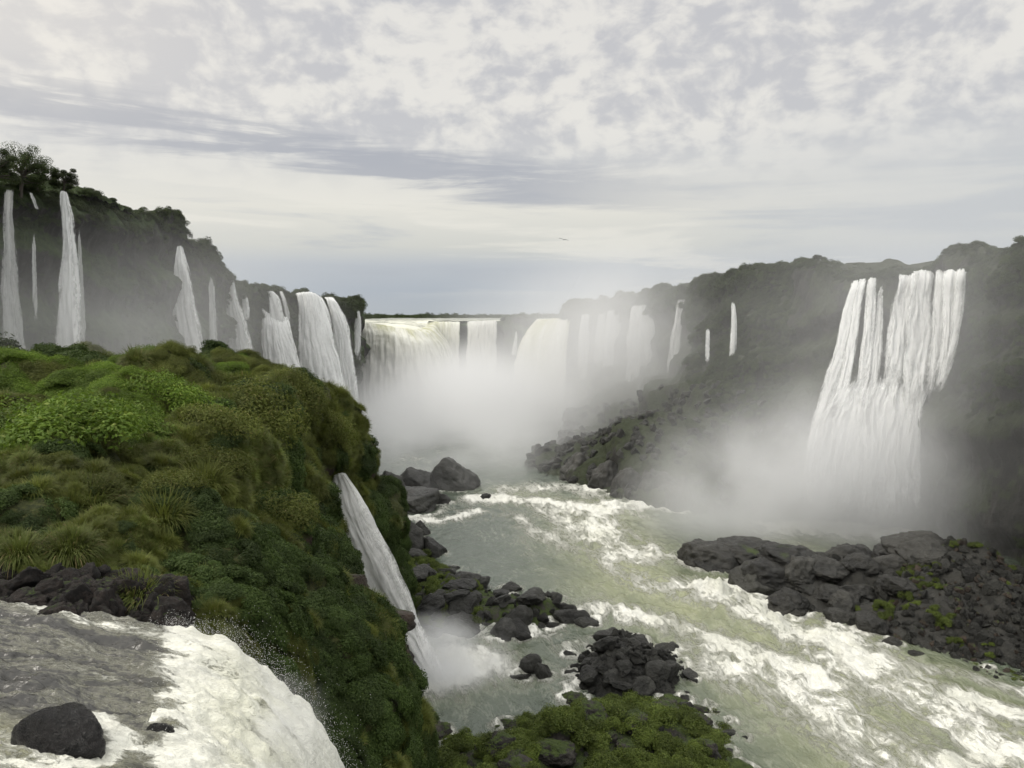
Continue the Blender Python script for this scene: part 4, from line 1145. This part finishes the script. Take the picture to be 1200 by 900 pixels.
# the throat
fall([[(400,379,362),(403,384,354),(406,420,348),(408,540,346)],[(430,379,360),(432,384,349),(435,410,343),(437,540,340)],[(466,384,358),(470,390,348),(476,415,338),(482,540,334)],[(486,386,366),(494,395,350),(508,425,342),(522,540,338)],[(495,384.5,392),(510,393,380),(526,425,372),(540,540,368)],[(500,380.5,430),(513,388,418),(530,425,408),(546,540,404)],[(502,378,455),(512,384,446),(522,425,440),(530,540,436)]], M_fall_big, 'massive greenish-white waterfall filling the left side of the far throat', 0.5, 20, 24, 40, 1.4)
fall([[(498,379,454),(498,385,446),(498,430,444),(498,500,444)],[(515,377,452),(515,384,444),(515,430,441),(515,500,441)],[(539,377,450),(539,384,442),(538,430,439),(537,500,439)]], M_fall_big, 'straight back waterfall of the throat left of the narrow dark stripe', 0.6, 21, 30, 30, 0.9)
fall([[(547,377,448),(547,383,440),(546,430,438),(546,500,438)],[(565,377,446),(566,383,437),(566,430,435),(566,500,435)],[(582,376,444),(583,382,435),(582,430,433),(580,500,433)]], mat_fall('back curtain water', tint=(0.8, 0.8, 0.76), cover=0.72, sx=0.5), 'straight back waterfall of the throat between the narrow dark stripe and the dark rock', 0.6, 22, 30, 30, 0.9)
fall([[(604,388,430),(601,400,430),(597,418,430)],[(606,388,430),(607,400,430),(606,418,430)]], M_fall_thin, 'short white strand down the dark rock in the middle of the throat', 0.4, 23, 8, 16, 0.3)
fall([[(632,374,452),(622,378,446),(606,405,440),(598,460,436),(596,540,434)],[(640,374,430),(632,380,424),(618,405,418),(612,460,414),(610,540,412)],[(652,373,412),(647,380,406),(638,405,400),(634,460,396),(632,540,394)],[(668,373,396),(668,378,390),(664,405,384),(662,460,380),(660,540,378)]], M_fall_big, 'huge white waterfall curling over the right side of the far throat', 0.5, 24, 30, 36, 1.3)

# right cliff, fading in the mist
fall([[(680,368,358),(676,400,356),(672,480,354)],[(692,367,356),(692,400,354),(692,480,352)]], M_fall_thin, 'first misty strand right of the huge throat waterfall', 0.6, 30, soft_end=0.5)
fall([[(710,363,335),(706,400,333),(702,490,331)],[(729,362,333),(729,400,331),(728,490,329)]], M_fall_thin, 'second misty strand on the hazy right wall', 0.6, 31, soft_end=0.5)
fall([[(738,358,308),(734,400,306),(728,490,304)],[(772,355,302),(770,400,300),(766,490,298)]], M_fall_thin, 'broad pale curtain on the hazy right wall', 0.6, 32, soft_end=0.5)
fall([[(792,351,277),(784,400,275),(770,480,273)],[(806,349,275),(800,400,273),(792,480,271)]], M_fall_thin, 'slanting pale strand on the hazy right wall nearest the dark slope', 0.5, 33, soft_end=0.5)
fall([[(827,385,236),(826,405,235),(825,428,234)],[(832,385,236),(832,405,235),(832,428,234)]], M_fall, 'small thread low on the dark slope of the right cliff', 0.2, 34, 8, 14, 0.2, soft_top=0.12, soft_end=0.4)
fall([[(857,354,230),(856,385,228),(852,430,226)],[(862,354,230),(864,385,228),(863,430,226)]], M_fall, 'thin isolated white strand high on the dark slope of the right cliff', 0.3, 35, 8, 20, 0.3, soft_top=0.12, soft_end=0.4)
M_veil = mat_fall('misty veil water', cover=0.66, sx=0.35, opac=0.40)
fall([[(700,366,350),(697,400,348),(690,500,346)],[(750,358,326),(748,400,324),(742,500,322)],[(812,350,288),(802,400,286),(792,500,284)]], M_veil, 'very wide pale veil of falling water across the hazy right wall, behind the single strands', 0.4, 36, 24, 24, 0.6, soft_top=0.12, soft_end=0.5)
# great right fall: one waterfall of several strands over a stepped wall
wr = bpy.data.objects.new('waterfall', None); COL.objects.link(wr); wr.location = P(1035, 625, 160)
wr['label'] = 'great white waterfall on the right, several strands merging into one wide apron above its pool'; wr['category'] = 'waterfall'
def strand(L, Rr, d0, seed, dz=0.9, end=0.3, amp=0.6, mat=None, b=0.5, top=0.03):
    "L and R: lists of (u, v); depth falls from d0 at the lip to d0 * dz at the foot"
    v0, v1 = L[0][1], 630.0
    def dep(u, v, k): return d0 + k - (0 if v < v0 + 3 else 9) * 1.0 - (1 - dz) * d0 * (v - v0) / (v1 - v0)
    fall([[(u, v, dep(u, v, 0)) for u, v in L], [(u, v, dep(u, v, -1.5)) for u, v in Rr]], mat or M_fall_right, '', b, seed, 22, 20, amp, soft_top=top, soft_end=end, name='strand', parent=wr)
strand([(999,327),(996,334),(985,362),(971,420),(955,470),(938,530),(926,612)], [(1013,326),(1011,333),(1004,362),(994,420),(979,470),(966,530),(956,614)], 200, 401, 0.83)
strand([(1006,325),(1004,332),(997,362),(987,420),(974,470),(962,530),(952,614)], [(1019,324),(1017,331),(1012,362),(1004,420),(995,470),(988,530),(981,616)], 199, 402, 0.83)
strand([(1016,323),(1015,330),(1012,360),(1007,410),(999,460),(992,520)], [(1032,322),(1031,329),(1029,360),(1024,410),(1018,460),(1014,520)], 198, 403, 0.83, 0.4)
strand([(1027,322),(1026,329),(1025,360),(1021,400),(1014,450),(1008,500)], [(1040,321),(1039,328),(1038,360),(1036,400),(1032,450),(1028,500)], 198, 404, 0.83, 0.4)
strand([(1053,321),(1050,328),(1043,355),(1037,395),(1030,440),(1020,500)], [(1078,318),(1076,325),(1073,355),(1069,395),(1065,440),(1059,500)], 190, 405, 0.85, 0.4, 0.9)
strand([(1066,318),(1065,325),(1062,355),(1058,395),(1053,440),(1046,520)], [(1099,316),(1097,323),(1096,355),(1094,395),(1090,440),(1083,520)], 186, 406, 0.86, 0.4, 0.9)
strand([(1093,317),(1092,324),(1090,355),(1087,395),(1082,440),(1072,500)], [(1116,315),(1115,322),(1114,355),(1112,395),(1108,440),(1097,500)], 182, 407, 0.87, 0.4, 0.8)
strand([(1105,315),(1104,322),(1102,350),(1100,385),(1096,430),(1086,475)], [(1129,314),(1128,321),(1127,350),(1125,385),(1119,430),(1101,475)], 178, 408, 0.88, 0.35, 0.7)
strand([(1119,315),(1118,322),(1116,345),(1112,380),(1107,415),(1099,450)], [(1136,313),(1135,320),(1133,345),(1129,380),(1123,415),(1111,452)], 174, 409, 0.89, 0.35, 0.6)
fall([[(994,425,176),(972,465,172),(952,505,168),(938,555,164),(926,628,160)],[(1020,425,175),(1002,470,170),(992,510,166),(984,560,161),(975,632,156)],[(1048,430,173),(1035,470,168),(1028,510,164),(1024,560,159),(1020,634,154)]], M_fall_right, '', 0.9, 43, 30, 34, 1.6, soft_top=0.45, soft_end=0.45, name='apron', parent=wr)
fall([[(1025,425,174),(1012,465,169),(1005,505,165),(998,555,160),(990,632,155)],[(1062,430,171),(1052,465,167),(1046,505,163),(1042,555,158),(1038,634,153)],[(1106,436,167),(1093,462,164),(1084,500,160),(1082,555,156),(1090,636,151)]], M_fall_right, '', 1.2, 44, 34, 34, 1.8, soft_top=0.4, soft_end=0.35, name='apron', parent=wr)

# small fall from the green bluff
fall([[(376,556,86),(384,600,87),(396,650,88),(425,710,90),(462,760,92),(478,806,93)],[(404,555,84),(427,590,85),(453,640,86.5),(481,700,88.5),(499,750,91),(530,808,93)]], M_fall_near, 'small arching waterfall leaping from the green bluff into the backwater', 1.8, 50, 40, 20, 0.6, soft_top=0.06)

# ------------------------------------------------------------------ trees, bird
def tree(u, v, d, h, label, seed, nlobe=9, crown=0.6):
    "trunk with limbs and a crown of leaf clumps; (u, v) foot, h metres"
    r = np.random.default_rng(seed)
    root = bpy.data.objects.new('tree', None); COL.objects.link(root)
    root['label'] = label; root['category'] = 'tree'; p = P(u, v, d); root.location = p
    segs = []
    top = np.array([r.uniform(-.08, .08) * h, 0, h * 0.55])
    segs.append((np.zeros(3), top, 0.035 * h, 0.022 * h))
    ends = []
    for k in range(nlobe):
        a = k * 2.4 + r.uniform(-.4, .4)
        st = top * r.uniform(0.45, 1.0)
        e = st + np.array([math.cos(a), math.sin(a), 0]) * h * crown * r.uniform(0.3, 0.85) * 0.8 + np.array([0, 0, h * r.uniform(-0.05, 0.40)])
        segs.append((st, e, 0.014 * h, 0.005 * h)); ends.append(e)
    V, Fc, off = [], [], 0
    for a, b, ra, rb in segs:
        dr = b - a; dr /= np.linalg.norm(dr); s1 = np.cross(dr, [0.3, 0.9, 0.2]); s1 /= np.linalg.norm(s1); s2 = np.cross(dr, s1)
        for q, rad in ((a, ra), (a * .5 + b * .5 + r.normal(size=3) * 0.01 * h, (ra + rb) / 2), (b, rb)):
            for j in range(8):
                V.append(q + rad * (math.cos(j * .785) * s1 + math.sin(j * .785) * s2))
        for lv in range(2):
            for j in range(8):
                Fc.append([off + lv * 8 + j, off + lv * 8 + (j + 1) % 8, off + lv * 8 + 8 + (j + 1) % 8, off + lv * 8 + 8 + j])
        off += 24
    link('trunk', new_mesh('trunk', np.array(V), np.array(Fc), M_bark), root)
    n = 14000
    idx = r.integers(0, len(ends), n); E = np.array(ends)
    rad = h * r.uniform(0.06, 0.14, len(ends))
    d_ = r.normal(size=(n, 3)); d_ /= np.linalg.norm(d_, axis=1)[:, None]
    pp = E[idx] + d_ * (rad[idx] * r.uniform(0.3, 1.15, n) ** 0.6)[:, None] * np.array([1.5, 1.5, 1.0])
    link('crown', leaf_mesh('crown', pp, d_ + np.array([0, 0, .6]), 0.045 * h ** 0.5 * 1.6, M_leaf_far, 1.8), root)
    return root
tree(24, 232, 124, 8.4, 'dark round-crowned tree standing highest on the left cliff top', 5, 40, 0.75)
tree(74, 228, 130, 4.2, 'small flat-topped tree on the left cliff top, right of the round-crowned one', 9, 26, 0.75)
tree(44, 224, 127, 4.6, 'low dark tree crown between the two separate treetops on the left cliff top', 21, 30, 0.9)
tree(-6, 220, 116, 6.0, 'dark tree cut by the left edge on the left cliff top', 15, 26, 0.8)
for (u, v, d, w, lb) in [(0, 420, 92, 50, 'dark rounded bush at the left edge against the misty cliff'), (100, 434, 92, 36, 'dark bush on the skyline of the hill below the slender fall'), (182, 438, 92, 28, 'small dark bush on the skyline of the hill left of the rock shelf'), (55, 436, 92, 24, 'low dark bush on the hill skyline between two bigger ones')]:
    p = P(u, v, d); s = w * d / F * 0.62
    o = link('bush', ME_far[int(w) % 3], label=lb, cat='bush', loc=p + np.array([0, 0, -s * 0.2])); o.scale = (s, s, s * 1.25)

M_bird, _t, _o = material('bird feathers'); principled(_t, _o, rgb(0.02, 0.018, 0.016), 0.8)
def bird(u, v, d, span):
    p = P(u, v, d)
    V, Fc = [], []
    # body: lathe along x
    prof = [(-0.30, 0.0), (-0.24, 0.03), (-0.1, 0.06), (0.05, 0.065), (0.16, 0.04), (0.22, 0.035), (0.27, 0.015), (0.30, 0.0)]
    for x, rd in prof:
        for j in range(8): V.append((x, rd * math.cos(j * .785), rd * 0.85 * math.sin(j * .785)))
    for i in range(len(prof) - 1):
        for j in range(8): Fc.append([i * 8 + j, i * 8 + (j + 1) % 8, i * 8 + 8 + (j + 1) % 8, i * 8 + 8 + j])
    for sg in (-1, 1):
        o = len(V)
        st = [(0, 0.0, 0.13, -0.10), (0.25, 0.10, 0.15, -0.10), (0.5, 0.13, 0.10, -0.11), (0.75, 0.10, 0.02, -0.12), (0.95, 0.06, -0.07, -0.13)]
        for y, z, xf, xb in st:
            for zz_ in (0.012, -0.012): V += [(xf, sg * y, z + zz_), (xb, sg * y, z + zz_)]
        for i in range(len(st) - 1):
            a = o + i * 4
            Fc += [[a, a + 1, a + 5, a + 4], [a + 2, a + 6, a + 7, a + 3], [a, a + 4, a + 6, a + 2], [a + 1, a + 3, a + 7, a + 5]]
        Fc.append([o + 16, o + 17, o + 19, o + 18])
    o = len(V)
    V += [(-0.25, -0.03, 0.01), (-0.25, 0.03, 0.01), (-0.48, 0.09, 0.0), (-0.48, -0.09, 0.0), (-0.25, -0.03, -0.01), (-0.25, 0.03, -0.01), (-0.48, 0.09, -0.015), (-0.48, -0.09, -0.015)]
    Fc += [[o, o + 1, o + 2, o + 3], [o + 4, o + 7, o + 6, o + 5], [o, o + 3, o + 7, o + 4], [o + 1, o + 5, o + 6, o + 2], [o + 2, o + 6, o + 7, o + 3]]
    ob = link('bird', new_mesh('bird', np.array(V), np.array(Fc), M_bird), label='dark bird gliding in the open sky above the far falls', cat='bird', loc=p)
    ob.scale = (span / 1.9,) * 3; ob.rotation_euler = (0.25, 0.12, math.radians(70))
bird(660.5, 281, 110, 1.5)

# spray beads thrown off the near rapids
r = np.random.default_rng(17)
n = 5000
xpv = r.uniform(-7.2, -3.2, n); yv = 15.9 + r.normal(size=n) * 0.35 - np.abs(r.normal(size=n)) * 0.6
zv = np.interp(xpv, [-9.5, -7.6, -6.6, -5.7, -4.9, -4.2, -3.7, -3.3], [-6.1, -6.42, -6.6, -6.95, -7.6, -8.4, -9.3, -10.4])
off = np.abs(r.exponential(0.13, n)) * smooth(-7.6, -5.5, xpv)
pp = np.stack([xpv * yv / 15.5 + off * 0.8, yv, CAMZ + zv + off * 0.9 + 0.05], 1)
# beads lying on the boiling white water itself
kw = np.argwhere((xp > -7.5) & (xp < -2.8) & (YY < 16.0)); kk = kw[r.integers(len(kw), size=9000)]
sp2 = gF[kk[:, 0], kk[:, 1]] + np.stack([r.normal(size=9000) * .03, r.normal(size=9000) * .03, np.abs(r.exponential(0.05, 9000))], 1)
pp = np.concatenate([pp, sp2]); n = len(pp)
oc = np.array([[1, 0, 0], [0, 1, 0], [-1, 0, 0], [0, -1, 0], [0, 0, 1], [0, 0, -1.]])
of = np.array([[0, 1, 4], [1, 2, 4], [2, 3, 4], [3, 0, 4], [1, 0, 5], [2, 1, 5], [3, 2, 5], [0, 3, 5]])
rad = r.uniform(0.002, 0.007, n)
V = (pp[:, None, :] + oc[None] * rad[:, None, None]).reshape(-1, 3); Fc = (of[None] + (np.arange(n) * 6)[:, None, None]).reshape(-1, 3)
M_drop, _t, _o = material('water droplets'); principled(_t, _o, rgb(0.8, 0.8, 0.78), 0.4)
link('spray', new_mesh('spray', V, Fc, M_drop), label='white droplets thrown up along the edge of the near rapids', cat='spray', kind='stuff')

# ------------------------------------------------------------------ mist
def mist(center, radii, dens, label, nscale=0.035, lo=0.35, hi=0.7, seed=0, tilt=0.0, power=1.0, steps=None, stretch=(1, 1, 1), col=(0.97, 0.975, 0.98)):
    import bmesh
    bm = bmesh.new(); bmesh.ops.create_icosphere(bm, subdivisions=3, radius=1.04)
    me = bpy.data.meshes.new('mist'); bm.to_mesh(me); bm.free()
    m, t, out = material('mist')
    oc_ = t.node('ShaderNodeTexCoord').outputs['Object']
    ln = t.node('ShaderNodeVectorMath', operation='LENGTH'); t.l.new(oc_, ln.inputs[0])
    geo = t.node('ShaderNodeNewGeometry').outputs['Position']
    q = t.mapping(geo, loc=(seed * 11, 0, 0), scale=stretch)
    nz = t.noise(q, nscale, 3, 0.6, 0.0)
    fall_ = t.mapr(ln.outputs['Value'], 1.0, 0.0)
    if power != 1.0: fall_ = t.math('POWER', fall_, power)
    d = t.math('MULTIPLY', fall_, t.mapr(nz, lo, hi))
    d = t.math('MULTIPLY', d, dens)
    v = t.node('ShaderNodeVolumePrincipled')
    v.inputs['Color'].default_value = (*col, 1)
    t.l.new(d, v.inputs['Density']); v.inputs['Anisotropy'].default_value = 0.2
    t.l.new(v.outputs[0], out.inputs['Volume'])
    me.materials.append(m)
    o = link('mist', me, label=label, cat='mist', kind='stuff', loc=center)
    o.scale = radii; o.rotation_euler = (0, tilt, 0)
    if steps: m.cycles.volume_step_rate = steps
    return o

mist(P(545, 545, 300), (72, 135, 54), 0.15, 'thick white mist boiling up from the foot of the far throat', 0.035, 0.3, 0.62, 1)
mist(P(745, 430, 295), (95, 95, 56), 0.040, 'thin mist drifting over the hazy right wall', 0.025, 0.1, 0.75, 2)
mist(P(965, 600, 156), (50, 22, 32), 0.18, 'spray cloud at the foot of the great right-hand waterfall', 0.05, 0.25, 0.65, 3)
mist(P(1060, 440, 140), (62, 34, 48), 0.016, 'light veil of spray before the dark right cliff', 0.03, 0.2, 0.7, 4)
mist(P(120, 400, 122), (52, 50, 24), 0.018, 'grey spray veil hanging before the left cliff', 0.035, 0.25, 0.7, 5)
mist(P(512, 785, 92), (11, 7, 8), 0.9, 'puff of spray where the small waterfall hits the backwater', 0.2, 0.3, 0.65, 6)

mist(P(285, 872, 13.0), (1.6, 2.6, 0.8), 1.8, 'fine spray smoking off the lip of the near rapids', 1.3, 0.35, 0.7, 7)

# ------------------------------------------------------------------ camera and render settings
cam = bpy.data.cameras.new('camera'); co_ = bpy.data.objects.new('camera', cam); COL.objects.link(co_)
cam.sensor_width = 36; cam.lens = 36 * F / 1200; cam.clip_start = 0.1; cam.clip_end = 20000
co_.location = (0, 0, CAMZ); co_.rotation_euler = (math.radians(90) - PITCH, 0, 0)
scene.camera = co_
vs = scene.view_settings
vs.view_transform = 'Standard'; vs.look = 'None'; vs.exposure = 0; vs.gamma = 1; vs.use_curve_mapping = False
cy = scene.cycles
cy.max_bounces = 8; cy.diffuse_bounces = 3; cy.glossy_bounces = 2; cy.transmission_bounces = 4; cy.transparent_max_bounces = 10; cy.volume_bounces = 4
cy.volume_step_rate = 1.0; cy.volume_max_steps = 128
cy.use_adaptive_sampling = True; cy.adaptive_threshold = 0.02
cy.use_denoising = True
